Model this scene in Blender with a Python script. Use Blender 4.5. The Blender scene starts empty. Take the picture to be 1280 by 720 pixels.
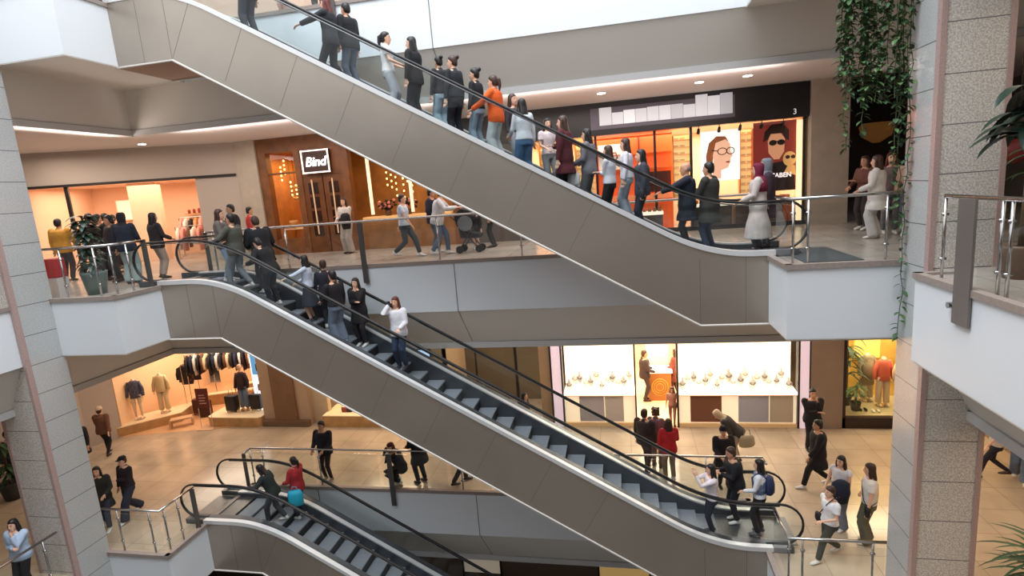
import bpy, bmesh, math, random
from mathutils import Vector, Matrix
random.seed(7)
R = math.radians
SC = bpy.context.scene
COL = SC.collection
PI = math.pi

# ------------------------------------------------------------------ camera
F_PX, YAW, PITCH, ROLL = 694.6, -0.203, 0.1779, -0.0782
cam_d = bpy.data.cameras.new('camera')
cam_d.sensor_width = 36.0
cam_d.lens = F_PX / 1280 * 36.0
cam_d.clip_start = 0.05; cam_d.clip_end = 200
cam = bpy.data.objects.new('camera', cam_d); COL.objects.link(cam)
fw = Vector((math.sin(YAW)*math.cos(PITCH), math.cos(YAW)*math.cos(PITCH), -math.sin(PITCH)))
rt = Vector((math.cos(YAW), -math.sin(YAW), 0)); up = rt.cross(fw)
c_, s_ = math.cos(ROLL), math.sin(ROLL)
rt2 = c_*rt + s_*up; up2 = -s_*rt + c_*up
cam.matrix_world = Matrix(((rt2.x, up2.x, -fw.x, 0), (rt2.y, up2.y, -fw.y, 0), (rt2.z, up2.z, -fw.z, 1.6), (0, 0, 0, 1)))
SC.camera = cam
SC.cycles.use_denoising = True
SC.cycles.max_bounces = 8
SC.cycles.transparent_max_bounces = 16

# ------------------------------------------------------------------ world, light, exposure
W = bpy.data.worlds.new('world'); SC.world = W; W.use_nodes = True
_n = W.node_tree.nodes; _l = W.node_tree.links; _bg = _n['Background']; _bg.inputs[1].default_value = 1.5
_tc = _n.new('ShaderNodeTexCoord'); _sp = _n.new('ShaderNodeSeparateXYZ'); _cr = _n.new('ShaderNodeValToRGB')
_l.new(_tc.outputs['Generated'], _sp.inputs[0]); _l.new(_sp.outputs['Z'], _cr.inputs[0]); _l.new(_cr.outputs['Color'], _bg.inputs[0])
_cr.color_ramp.elements[0].position = 0.0; _cr.color_ramp.elements[0].color = (0.12, 0.115, 0.11, 1)   # dim hall below
_cr.color_ramp.elements[1].position = 0.12; _cr.color_ramp.elements[1].color = (0.86, 0.89, 0.93, 1)  # ambient fill added from above, not a modelled roof
SC.view_settings.view_transform = 'Standard'
SC.view_settings.look = 'None'
SC.view_settings.gamma = 1
SC.view_settings.exposure = 0.10
SC.view_settings.use_curve_mapping = False

def area(name, loc, sx, sy, power, col=(1, 1, 1), rot=(0, 0, 0)):
    l = bpy.data.lights.new(name, 'AREA'); l.shape = 'RECTANGLE'; l.size = sx; l.size_y = sy
    l.energy = power; l.color = col
    o = bpy.data.objects.new(name, l); o.location = loc; o.rotation_euler = rot; COL.objects.link(o)
    return o
# daylight falling through the atrium roof
area('skylight', (-4, 3.5, 22.0), 18, 16, 7200, (0.90, 0.95, 1.0))
WARM = (1.0, 0.80, 0.58)
# gallery lighting, warm, from the ceilings of each level
area('gallery_light', (-5.0, 14.9, 3.6), 15, 1.2, 230, (1.0, 0.90, 0.80))
area('gallery_light', (-15.2, 12.6, 3.6), 3.5, 3.0, 150, (1.0, 0.86, 0.74))
area('gallery_light', (-4.0, 14.9, -2.4), 17, 1.2, 135, (1.0, 0.93, 0.83))
area('gallery_light', (-15.2, 12.8, -2.4), 3.5, 3.5, 42, (1.0, 0.86, 0.70))
area('gallery_light', (6.4, 12.2, -2.4), 2.6, 3.0, 40, (1.0, 0.90, 0.76))
# added fill to brighten the middle gallery ceiling; stands for no real fixture
area('ceiling_fill_light', (-4.0, 13.3, 3.42), 15, 0.25, 95, (1.0, 0.84, 0.80), (R(150), 0, 0))
area('ceiling_fill_light', (-13.0, 11.5, 3.42), 0.25, 3, 24, (1.0, 0.86, 0.76), (0, R(210), 0))
area('gallery_light', (7.0, 8.0, 3.6), 3.5, 7.0, 75, (1.0, 0.86, 0.70))
area('gallery_light', (7.0, 8.5, -2.4), 3.5, 7.0, 80, (1.0, 0.78, 0.55))
area('gallery_light', (-4.0, 14.9, -8.4), 15, 1.2, 14, (1.0, 0.84, 0.64))

# ------------------------------------------------------------------ materials
def lin(c):
    return tuple((x/12.92 if x <= 0.04045 else ((x+0.055)/1.055)**2.4) for x in c)
MATS = {}
def M(rgb, rough=0.6, metal=0.0, noise=0.0, scale=8.0, emit=0.0, name=None, alpha=1.0, bump=0.0):
    """rgb as 0..255 display values"""
    key = (rgb, rough, metal, noise, scale, emit, alpha, bump)
    if key in MATS: return MATS[key]
    m = bpy.data.materials.new(name or 'mat_%d' % len(MATS)); m.use_nodes = True
    nt = m.node_tree; b = nt.nodes['Principled BSDF']
    c = lin(tuple(x/255 for x in rgb))
    b.inputs['Base Color'].default_value = (*c, 1)
    b.inputs['Roughness'].default_value = rough
    b.inputs['Metallic'].default_value = metal
    if alpha < 1: b.inputs['Alpha'].default_value = alpha
    if emit > 0:
        b.inputs['Emission Color'].default_value = (*c, 1); b.inputs['Emission Strength'].default_value = emit
    if noise > 0 or bump > 0:
        tc = nt.nodes.new('ShaderNodeTexCoord'); n = nt.nodes.new('ShaderNodeTexNoise')
        n.inputs['Scale'].default_value = scale; n.inputs['Detail'].default_value = 4
        nt.links.new(tc.outputs['Object'], n.inputs['Vector'])
        if noise > 0:
            r = nt.nodes.new('ShaderNodeValToRGB')
            r.color_ramp.elements[0].position = 0.32; r.color_ramp.elements[1].position = 0.68
            r.color_ramp.elements[0].color = (*[x*(1-noise) for x in c], 1)
            r.color_ramp.elements[1].color = (*[min(1, x*(1+noise)) for x in c], 1)
            nt.links.new(n.outputs['Fac'], r.inputs['Fac']); nt.links.new(r.outputs['Color'], b.inputs['Base Color'])
        if bump > 0:
            bp = nt.nodes.new('ShaderNodeBump'); bp.inputs['Strength'].default_value = bump; bp.inputs['Distance'].default_value = 0.01
            nt.links.new(n.outputs['Fac'], bp.inputs['Height']); nt.links.new(bp.outputs['Normal'], b.inputs['Normal'])
    MATS[key] = m
    return m

def glass(tint=(0.86, 0.93, 0.92), refl=0.9, name='glass'):
    m = bpy.data.materials.new(name); m.use_nodes = True; nt = m.node_tree
    nt.nodes.remove(nt.nodes['Principled BSDF'])
    t = nt.nodes.new('ShaderNodeBsdfTransparent'); t.inputs[0].default_value = (*tint, 1)
    g = nt.nodes.new('ShaderNodeBsdfGlossy'); g.inputs['Roughness'].default_value = 0.02; g.inputs['Color'].default_value = (refl, refl, refl, 1)
    f = nt.nodes.new('ShaderNodeFresnel'); f.inputs['IOR'].default_value = 1.45
    mx = nt.nodes.new('ShaderNodeMixShader')
    ge = nt.nodes.new('ShaderNodeNewGeometry'); iv = nt.nodes.new('ShaderNodeMath'); iv.operation = 'SUBTRACT'; iv.inputs[0].default_value = 1
    ml = nt.nodes.new('ShaderNodeMath'); ml.operation = 'MULTIPLY'
    nt.links.new(ge.outputs['Backfacing'], iv.inputs[1]); nt.links.new(iv.outputs[0], ml.inputs[0]); nt.links.new(f.outputs[0], ml.inputs[1])
    nt.links.new(ml.outputs[0], mx.inputs[0]); nt.links.new(t.outputs[0], mx.inputs[1]); nt.links.new(g.outputs[0], mx.inputs[2])
    nt.links.new(mx.outputs[0], nt.nodes['Material Output'].inputs['Surface'])
    return m
GLASS = glass((0.955, 0.975, 0.97), name='balustrade_glass')
GLASS_DARK = glass((0.93, 0.95, 0.95), name='escalator_glass')
GLASS_SHOP = glass((0.985, 0.99, 0.985), name='shop_glass')

def tile_floor(name, c1, c2, mortar, w, rough, warp=0.35):
    m = bpy.data.materials.new(name); m.use_nodes = True; nt = m.node_tree; b = nt.nodes['Principled BSDF']
    tc = nt.nodes.new('ShaderNodeTexCoord'); br = nt.nodes.new('ShaderNodeTexBrick')
    br.offset = 0.0; br.squash = 1.0
    br.inputs['Color1'].default_value = (*lin(tuple(x/255 for x in c1)), 1)
    br.inputs['Color2'].default_value = (*lin(tuple(x/255 for x in c2)), 1)
    br.inputs['Mortar'].default_value = (*lin(tuple(x/255 for x in mortar)), 1)
    br.inputs['Scale'].default_value = 1; br.inputs['Mortar Size'].default_value = 0.008
    br.inputs['Brick Width'].default_value = w; br.inputs['Row Height'].default_value = w
    nt.links.new(tc.outputs['Object'], br.inputs['Vector'])
    n = nt.nodes.new('ShaderNodeTexNoise'); n.inputs['Scale'].default_value = 1.3; n.inputs['Detail'].default_value = 8
    nt.links.new(tc.outputs['Object'], n.inputs['Vector'])
    mx = nt.nodes.new('ShaderNodeMix'); mx.data_type = 'RGBA'; mx.blend_type = 'OVERLAY'; mx.inputs[0].default_value = warp
    nt.links.new(br.outputs['Color'], mx.inputs[6]); nt.links.new(n.outputs['Fac'], mx.inputs[7])
    nt.links.new(mx.outputs[2], b.inputs['Base Color'])
    b.inputs['Roughness'].default_value = rough
    return m

def granite(name, base, dark, scale=26, joint=0.62, rough=0.35, amount=1.0, offset=0.0):
    m = bpy.data.materials.new(name); m.use_nodes = True; nt = m.node_tree; b = nt.nodes['Principled BSDF']
    tc = nt.nodes.new('ShaderNodeTexCoord')
    n = nt.nodes.new('ShaderNodeTexNoise'); n.inputs['Scale'].default_value = scale; n.inputs['Detail'].default_value = 6
    r = nt.nodes.new('ShaderNodeValToRGB')
    r.color_ramp.elements[0].position = 0.40; r.color_ramp.elements[1].position = 0.60
    r.color_ramp.elements[0].color = (*lin(tuple(x/255 for x in dark)), 1)
    r.color_ramp.elements[1].color = (*lin(tuple(x/255 for x in base)), 1)
    nt.links.new(tc.outputs['Object'], n.inputs['Vector']); nt.links.new(n.outputs['Fac'], r.inputs['Fac'])
    sp = nt.nodes.new('ShaderNodeSeparateXYZ'); nt.links.new(tc.outputs['Object'], sp.inputs[0])
    a = nt.nodes.new('ShaderNodeMath'); a.operation = 'MODULO'
    ad = nt.nodes.new('ShaderNodeMath'); ad.operation = 'ADD'; ad.inputs[1].default_value = 62*joint + offset
    nt.links.new(sp.outputs['Z'], ad.inputs[0]); nt.links.new(ad.outputs[0], a.inputs[0]); a.inputs[1].default_value = joint
    l = nt.nodes.new('ShaderNodeMath'); l.operation = 'LESS_THAN'; l.inputs[1].default_value = 0.014
    nt.links.new(a.outputs[0], l.inputs[0])
    mx = nt.nodes.new('ShaderNodeMix'); mx.data_type = 'RGBA'
    nt.links.new(l.outputs[0], mx.inputs[0]); nt.links.new(r.outputs['Color'], mx.inputs[6])
    mx.inputs[7].default_value = (*lin(tuple(x/255*0.6 for x in dark)), 1)
    nt.links.new(mx.outputs[2], b.inputs['Base Color']); b.inputs['Roughness'].default_value = rough
    return m

WHITE = M((226, 230, 234), 0.45, name='white_fascia_paint')
GREYP = M((216, 210, 201), 0.6, name='grey_bulkhead_paint')
GREYL = M((196, 194, 192), 0.6, name='light_lip_paint')
CEIL = M((228, 218, 212), 0.7, name='ceiling_paint')
STEEL = M((174, 163, 151), 0.38, 0.75, 0.06, 0.6, name='satin_steel')
TRIM = M((226, 226, 226), 0.35, 0.35, name='bright_deck_trim')
CHROME = M((190, 190, 190), 0.18, 1.0, name='polished_steel')
DKMETAL = M((62, 58, 56), 0.4, 0.7, name='dark_bronze_metal')
RUBBER = M((20, 20, 22), 0.45, name='black_rubber')
BLACK = M((14, 14, 16), 0.5, name='black')
LEDGE = M((150, 136, 128), 0.4, 0, 0.1, 20, name='stone_ledge')
PINKST = M((176, 150, 144), 0.4, 0, 0.12, 40, name='pink_stone')

# ------------------------------------------------------------------ mesh helpers
class MB:
    def __init__(s): s.v = []; s.f = []; s.mi = []
    def add(s, vs, fs, mi=0):
        o = len(s.v); s.v += [tuple(p) for p in vs]; s.f += [tuple(i+o for i in f) for f in fs]; s.mi += [mi]*len(fs)
        return s
    def box(s, x0, x1, y0, y1, z0, z1, mi=0):
        vs = [(x, y, z) for x in (x0, x1) for y in (y0, y1) for z in (z0, z1)]
        return s.add(vs, [(0, 1, 3, 2), (4, 6, 7, 5), (0, 4, 5, 1), (2, 3, 7, 6), (0, 2, 6, 4), (1, 5, 7, 3)], mi)
    def obox(s, c, sx, sy, sz, rz=0, mi=0, ry=0):
        mt = Matrix.Rotation(rz, 3, 'Z') @ Matrix.Rotation(ry, 3, 'Y')
        vs = [Vector(c) + mt @ Vector((x*sx/2, y*sy/2, z*sz/2)) for x in (-1, 1) for y in (-1, 1) for z in (-1, 1)]
        return s.add(vs, [(0, 1, 3, 2), (4, 6, 7, 5), (0, 4, 5, 1), (2, 3, 7, 6), (0, 2, 6, 4), (1, 5, 7, 3)], mi)
    def prism(s, poly, axis, a, b, mi=0):
        """poly of 2-D points extruded along axis between a and b (axis 'y': points are x,z; 'z': x,y; 'x': y,z)"""
        def P(p, t): return (p[0], t, p[1]) if axis == 'y' else ((p[0], p[1], t) if axis == 'z' else (t, p[0], p[1]))
        n = len(poly); vs = [P(p, a) for p in poly] + [P(p, b) for p in poly]
        fs = [tuple(range(n)), tuple(range(2*n-1, n-1, -1))] + [(i, (i+1) % n, n+(i+1) % n, n+i) for i in range(n)]
        return s.add(vs, fs, mi)
    def tube(s, pts, rad, n=8, mi=0, sq=None, cap=True, closed=False, side=None):
        pts = [Vector(p) for p in pts]; k = len(pts)
        if not isinstance(rad, (list, tuple)): rad = [rad]*k
        T = []
        for i in range(k):
            if closed: d = pts[(i+1) % k]-pts[i-1]
            else: d = pts[min(i+1, k-1)]-pts[max(i-1, 0)]
            T.append(d.normalized() if d.length > 1e-9 else Vector((0, 0, 1)))
        u = Vector(side) if side else (Vector((0, 0, 1)) if abs(T[0].z) < 0.9 else Vector((1, 0, 0)))
        vs = []
        for i in range(k):
            u = (u - T[i]*u.dot(T[i]))
            if u.length < 1e-6: u = T[i].orthogonal()
            u = u.normalized(); w = T[i].cross(u)
            r = rad[i]; ra, rb = (r if isinstance(r, tuple) else (r, r))
            for j in range(n):
                a = 2*PI*j/n; vs.append(pts[i] + u*math.cos(a)*ra + w*math.sin(a)*rb)
        fs = []
        for i in range(k if closed else k-1):
            i2 = (i+1) % k
            for j in range(n):
                fs.append((i*n+j, i*n+(j+1) % n, i2*n+(j+1) % n, i2*n+j))
        if cap and not closed:
            fs.append(tuple(range(n-1, -1, -1))); fs.append(tuple((k-1)*n+j for j in range(n)))
        return s.add(vs, fs, mi)
    def rings(s, rs, n=16, mi=0):
        """horizontal elliptical rings (cx,cy,z,rx,ry)"""
        vs = []
        for (cx, cy, z, rx, ry) in rs:
            for j in range(n):
                a = 2*PI*j/n; vs.append((cx+rx*math.cos(a), cy+ry*math.sin(a), z))
        k = len(rs); fs = [(i*n+j, i*n+(j+1) % n, (i+1)*n+(j+1) % n, (i+1)*n+j) for i in range(k-1) for j in range(n)]
        fs.append(tuple(range(n-1, -1, -1))); fs.append(tuple((k-1)*n+j for j in range(n)))
        return s.add(vs, fs, mi)
    def ell(s, c, rx, ry, rz, n=12, m=8, mi=0):
        rs = []
        for i in range(1, m):
            t = PI*i/m; rs.append((c[0], c[1], c[2]-rz*math.cos(t), rx*math.sin(t), ry*math.sin(t)))
        return s.rings([(c[0], c[1], c[2]-rz*0.999, rx*.05, ry*.05)] + rs + [(c[0], c[1], c[2]+rz*0.999, rx*.05, ry*.05)], n, mi)
    def xf(s, mt):
        s.v = [tuple(mt @ Vector(p)) for p in s.v]; return s
    def mesh(s, name, mats, smooth=False):
        me = bpy.data.meshes.new(name); me.from_pydata(s.v, [], s.f)
        if not isinstance(mats, (list, tuple)): mats = [mats]
        for m in mats: me.materials.append(m)
        me.polygons.foreach_set('material_index', s.mi)
        bm = bmesh.new(); bm.from_mesh(me); bmesh.ops.recalc_face_normals(bm, faces=bm.faces); bm.to_mesh(me); bm.free()
        if smooth: me.polygons.foreach_set('use_smooth', [True]*len(me.polygons))
        me.update(); return me
    def build(s, name, mats, parent=None, smooth=False, loc=None):
        o = bpy.data.objects.new(name, s.mesh(name, mats, smooth)); COL.objects.link(o)
        if parent: o.parent = parent
        if loc: o.location = loc
        return o

def tag(o, label=None, cat=None, group=None, kind=None):
    if label: o['label'] = label
    if cat: o['category'] = cat
    if group: o['group'] = group
    if kind: o['kind'] = kind
    return o
def thing(name, label, cat, loc=(0, 0, 0), rz=0, group=None):
    o = bpy.data.objects.new(name, None); COL.objects.link(o); o.location = loc; o.rotation_euler = (0, 0, rz)
    o.empty_display_size = 0.1
    return tag(o, label, cat, group)
def struct(name, mb, mats, smooth=False):
    o = mb.build(name, mats, None, smooth); o['kind'] = 'structure'; return o
def text(name, s, size, mat, loc, rot, parent=None, ext=0.01, shear=0.0, bold=0.0):
    cu = bpy.data.curves.new(name, 'FONT'); cu.body = s; cu.size = size; cu.extrude = ext; cu.align_x = 'CENTER'; cu.align_y = 'CENTER'
    cu.shear = shear; cu.offset = bold
    t = bpy.data.objects.new(name, cu); COL.objects.link(t)
    dg = bpy.context.evaluated_depsgraph_get(); me = bpy.data.meshes.new_from_object(t.evaluated_get(dg))
    bpy.data.objects.remove(t); me.materials.clear(); me.materials.append(mat)
    o = bpy.data.objects.new(name, me); COL.objects.link(o); o.location = loc; o.rotation_euler = rot
    if parent: o.parent = parent
    return o
def remesh(mb, voxel, smooth_it=0):
    me = mb.mesh('tmp', BLACK); o = bpy.data.objects.new('tmp', me); COL.objects.link(o)
    md = o.modifiers.new('r', 'REMESH'); md.mode = 'VOXEL'; md.voxel_size = voxel; md.use_smooth_shade = True
    if smooth_it:
        sm = o.modifiers.new('s', 'SMOOTH'); sm.iterations = smooth_it; sm.factor = 0.5
    dg = bpy.context.evaluated_depsgraph_get(); out = bpy.data.meshes.new_from_object(o.evaluated_get(dg))
    bpy.data.objects.remove(o); bpy.data.meshes.remove(me)
    out.materials.clear()
    return out
# ================================================================== STRUCTURE
H = 6.0
FL = {0: tile_floor('gallery_tiles', (178, 168, 158), (166, 157, 148), (140, 132, 124), 0.9, 0.22),
      -1: tile_floor('ground_tiles', (196, 176, 152), (184, 165, 142), (160, 142, 122), 0.9, 0.16),
      1: tile_floor('upper_tiles', (170, 160, 150), (160, 150, 140), (130, 122, 115), 0.9, 0.3),
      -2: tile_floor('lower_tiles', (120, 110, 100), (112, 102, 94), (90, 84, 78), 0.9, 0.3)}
XA0, XA1 = -10.4, 2.62      # atrium sides along the escalators
YB, YF = 12.6, 9.55         # far edge, near edge of the side landings
def slab_poly(z, t0, t1, name, mat, inset=0.0):
    i = inset
    poly = [(-24, 1.0), (-12.1-i, 1.0), (-12.1-i, YF+i), (XA0-i, YF+i), (XA0-i, YB+i), (XA1+i, YB+i), (XA1+i, YF+0.06+i),
            (4.30+i, YF+0.06+i), (4.30+i, 8.42-i), (3.95+i, 8.42-i), (3.95+i, 1.0), (12, 1.0), (12, 24), (-24, 24)]
    return struct(name, MB().prism(poly, 'z', z+t0, z+t1), mat)
def path_wall(mb, pts, z0, z1, off0=0, off1=0, pts1=None):
    """band between path pts at z0 and path pts1 at z1"""
    p1 = pts1 or pts; n = len(pts)
    vs = [(x, y, z0) for x, y in pts] + [(x, y, z1) for x, y in p1]
    mb.add(vs, [(i, i+1, n+i+1, n+i) for i in range(n-1)])
def thick_path(mb, pts, z0, z1, t):
    for (a, b) in zip(pts[:-1], pts[1:]):
        d = Vector((b[0]-a[0], b[1]-a[1])); L = d.length; c = ((a[0]+b[0])/2, (a[1]+b[1])/2, (z0+z1)/2)
        mb.obox(c, L+t-.006, t, z1-z0, math.atan2(d.y, d.x))
fpath_far = [(-12.1, YF), (XA0, YF), (XA0, YB), (XA1, YB), (XA1, YF+.06), (4.25, YF+.06)]
trimn = 0
def structn(mb, mat, base='trim'):
    global trimn; trimn += 1
    return struct('%s_%d' % (base, trimn), mb, mat)
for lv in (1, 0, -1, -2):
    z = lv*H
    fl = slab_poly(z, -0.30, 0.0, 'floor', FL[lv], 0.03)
    # white fascia along the slab edge, its panels
    mb = MB(); thick_path(mb, fpath_far, z-1.22, z-0.03, 0.05); structn(mb, WHITE)
    mb = MB(); thick_path(mb, [(4.3, 8.42), (3.95, 8.42), (3.95, 1.0)], z-1.22, z-0.03, 0.05); structn(mb, WHITE)
    mb = MB(); thick_path(mb, [(-12.1, 8.75), (-12.1, 1.0)], z-1.22, z-0.03, 0.05); structn(mb, WHITE)
    mb = MB()
    thick_path(mb, fpath_far, z-0.05, z+0.035, 0.11); thick_path(mb, [(4.3, 8.42), (3.95, 8.42), (3.95, 1.0)], z-0.05, z+0.035, 0.11)
    thick_path(mb, [(-12.1, 8.75), (-12.1, 1.0)], z-0.05, z+0.035, 0.11)
    structn(mb, LEDGE)
    # dark panel joints in the fascia
    mb = MB()
    for x in (-3.95, -8.4): mb.box(x-.009, x+.009, YB-.035, YB, z-1.22, z-.05)
    mb.box(3.93-.01, 3.93, 5.6, 5.62, z-1.22, z-.05)
    structn(mb, M((120, 116, 114), .6))
    # soffit under the landings, sloped bulkhead, lip, ceiling
    top = [(-12.4, 1.0), (-12.1, 1.0), (-12.1, YB), (4.4, YB), (4.4, 1.0)]
    if lv > -2:
        mb = MB().box(-12.2, XA0+.02, YF-.02, YB, z-1.24, z-1.20); structn(mb, GREYP)
        mb = MB().box(XA1-.02, 12, YF+.04, YB, z-1.24, z-1.20); structn(mb, GREYP)
        mb = MB().box(3.93, 4.45, 1, 8.42, z-1.24, z-1.2); structn(mb, GREYP)
        mb = MB(); a = [(-12.15, 1.0), (-12.15, YB), (12, YB)]; b = [(-12.62, 1.0), (-12.62, 13.08), (12, 13.08)]
        path_wall(mb, a, z-1.22, z-2.13, pts1=b); structn(mb, GREYP)
        mb = MB(); path_wall(mb, [(4.42, 1.0), (4.42, 8.84), (12, 8.84)], z-1.22, z-2.13, pts1=[(4.9, 1.0), (4.9, 8.84), (12, 8.84)]); structn(mb, GREYP)
        mb = MB(); thick_path(mb, [(-12.64, 1.0), (-12.64, 13.10), (12, 13.10)], z-2.29, z-2.14, 0.10); structn(mb, GREYL)
        mb = MB(); thick_path(mb, [(4.92, 1.0), (4.92, 8.82), (12, 8.82)], z-2.29, z-2.14, 0.10); structn(mb, GREYL)
        struct('ceiling', MB().prism([(-24, 1), (-12.66, 1), (-12.66, 13.12), (12, 13.12), (12, 24), (-24, 24)], 'z', z-2.25, z-2.20), CEIL)
        struct('ceiling', MB().box(4.94, 12, 1, 8.8, z-2.25, z-2.2), CEIL)
        # slanted joint of the bulkhead
        mb = MB()
        mb.add([(-3.96, YB-.004, z-1.23), (-3.94, YB-.004, z-1.23), (-3.80, 13.07, z-2.12), (-3.82, 13.07, z-2.12)], [(0, 1, 2, 3)])
        structn(mb, M((120, 116, 114), .6))

# roof well above the atrium: white walls continuing upwards
for (nm, x0, x1, y0, y1) in (('wall_back', -24, 12, 24, 24.2), ('wall_left', -24.2, -24, 1, 24), ('wall_right', 12, 12.2, 1, 24)):
    struct(nm, MB().box(x0, x1, y0, y1, -12, 12), M((176, 166, 156), 0.7))

# columns at the atrium corners
GR = granite('grey_granite', (226, 220, 212), (182, 175, 167), 45, 0.66, 0.5)
GR_SM = granite('pale_polished_granite', (190, 191, 190), (176, 177, 176), 40, 0.62, 0.2)
def column(x0, x1, y0, y1, inner):
    root = bpy.data.objects.new('column', None); COL.objects.link(root); root['kind'] = 'structure'
    root.location = ((x0+x1)/2, (y0+y1)/2, -12)
    def P(mb, n, m): o = mb.build(n, m, root); o.matrix_parent_inverse = Matrix.Translation((-(x0+x1)/2, -(y0+y1)/2, 12)); return o
    P(MB().box(x0+.03, x1-.03, y0, y1, -12, 12), 'granite_face', GR)
    xi = x1 if inner > 0 else x0
    P(MB().box(xi-.03, xi+.03, y0+.09, y1, -12, 12), 'side_face', GR_SM)
    mb = MB()
    for x in (x0, x1): mb.box(x-.035, x+.035, y0-.02, y0+.09, -12, 12)
    P(mb, 'corner_strip', PINKST)
column(4.28, 5.08, 8.82, 9.62, -1)
column(-12.95, -12.03, 8.76, 9.58, 1)

# the near side of the atrium, where the photographer stands, and the same balconies above and below
for lv in (1, 0, -1):
    z = lv*H
    struct('floor', MB().box(-24, 12, -9, 0.35, z-.30, z), FL[0]); structn(MB().box(-24, 12, .35, .40, z-1.22, z+.03), WHITE); structn(MB().box(-24, 12, -9, .35, z-2.25, z-2.2), CEIL)
wall('wall_front', -24, 12, -9.2, -9, -12, 9, M((176, 166, 156), 0.7)) if 'wall' in globals() else struct('wall_front', MB().box(-24, 12, -9.2, -9, -12, 9), M((176, 166, 156), 0.7))
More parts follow.
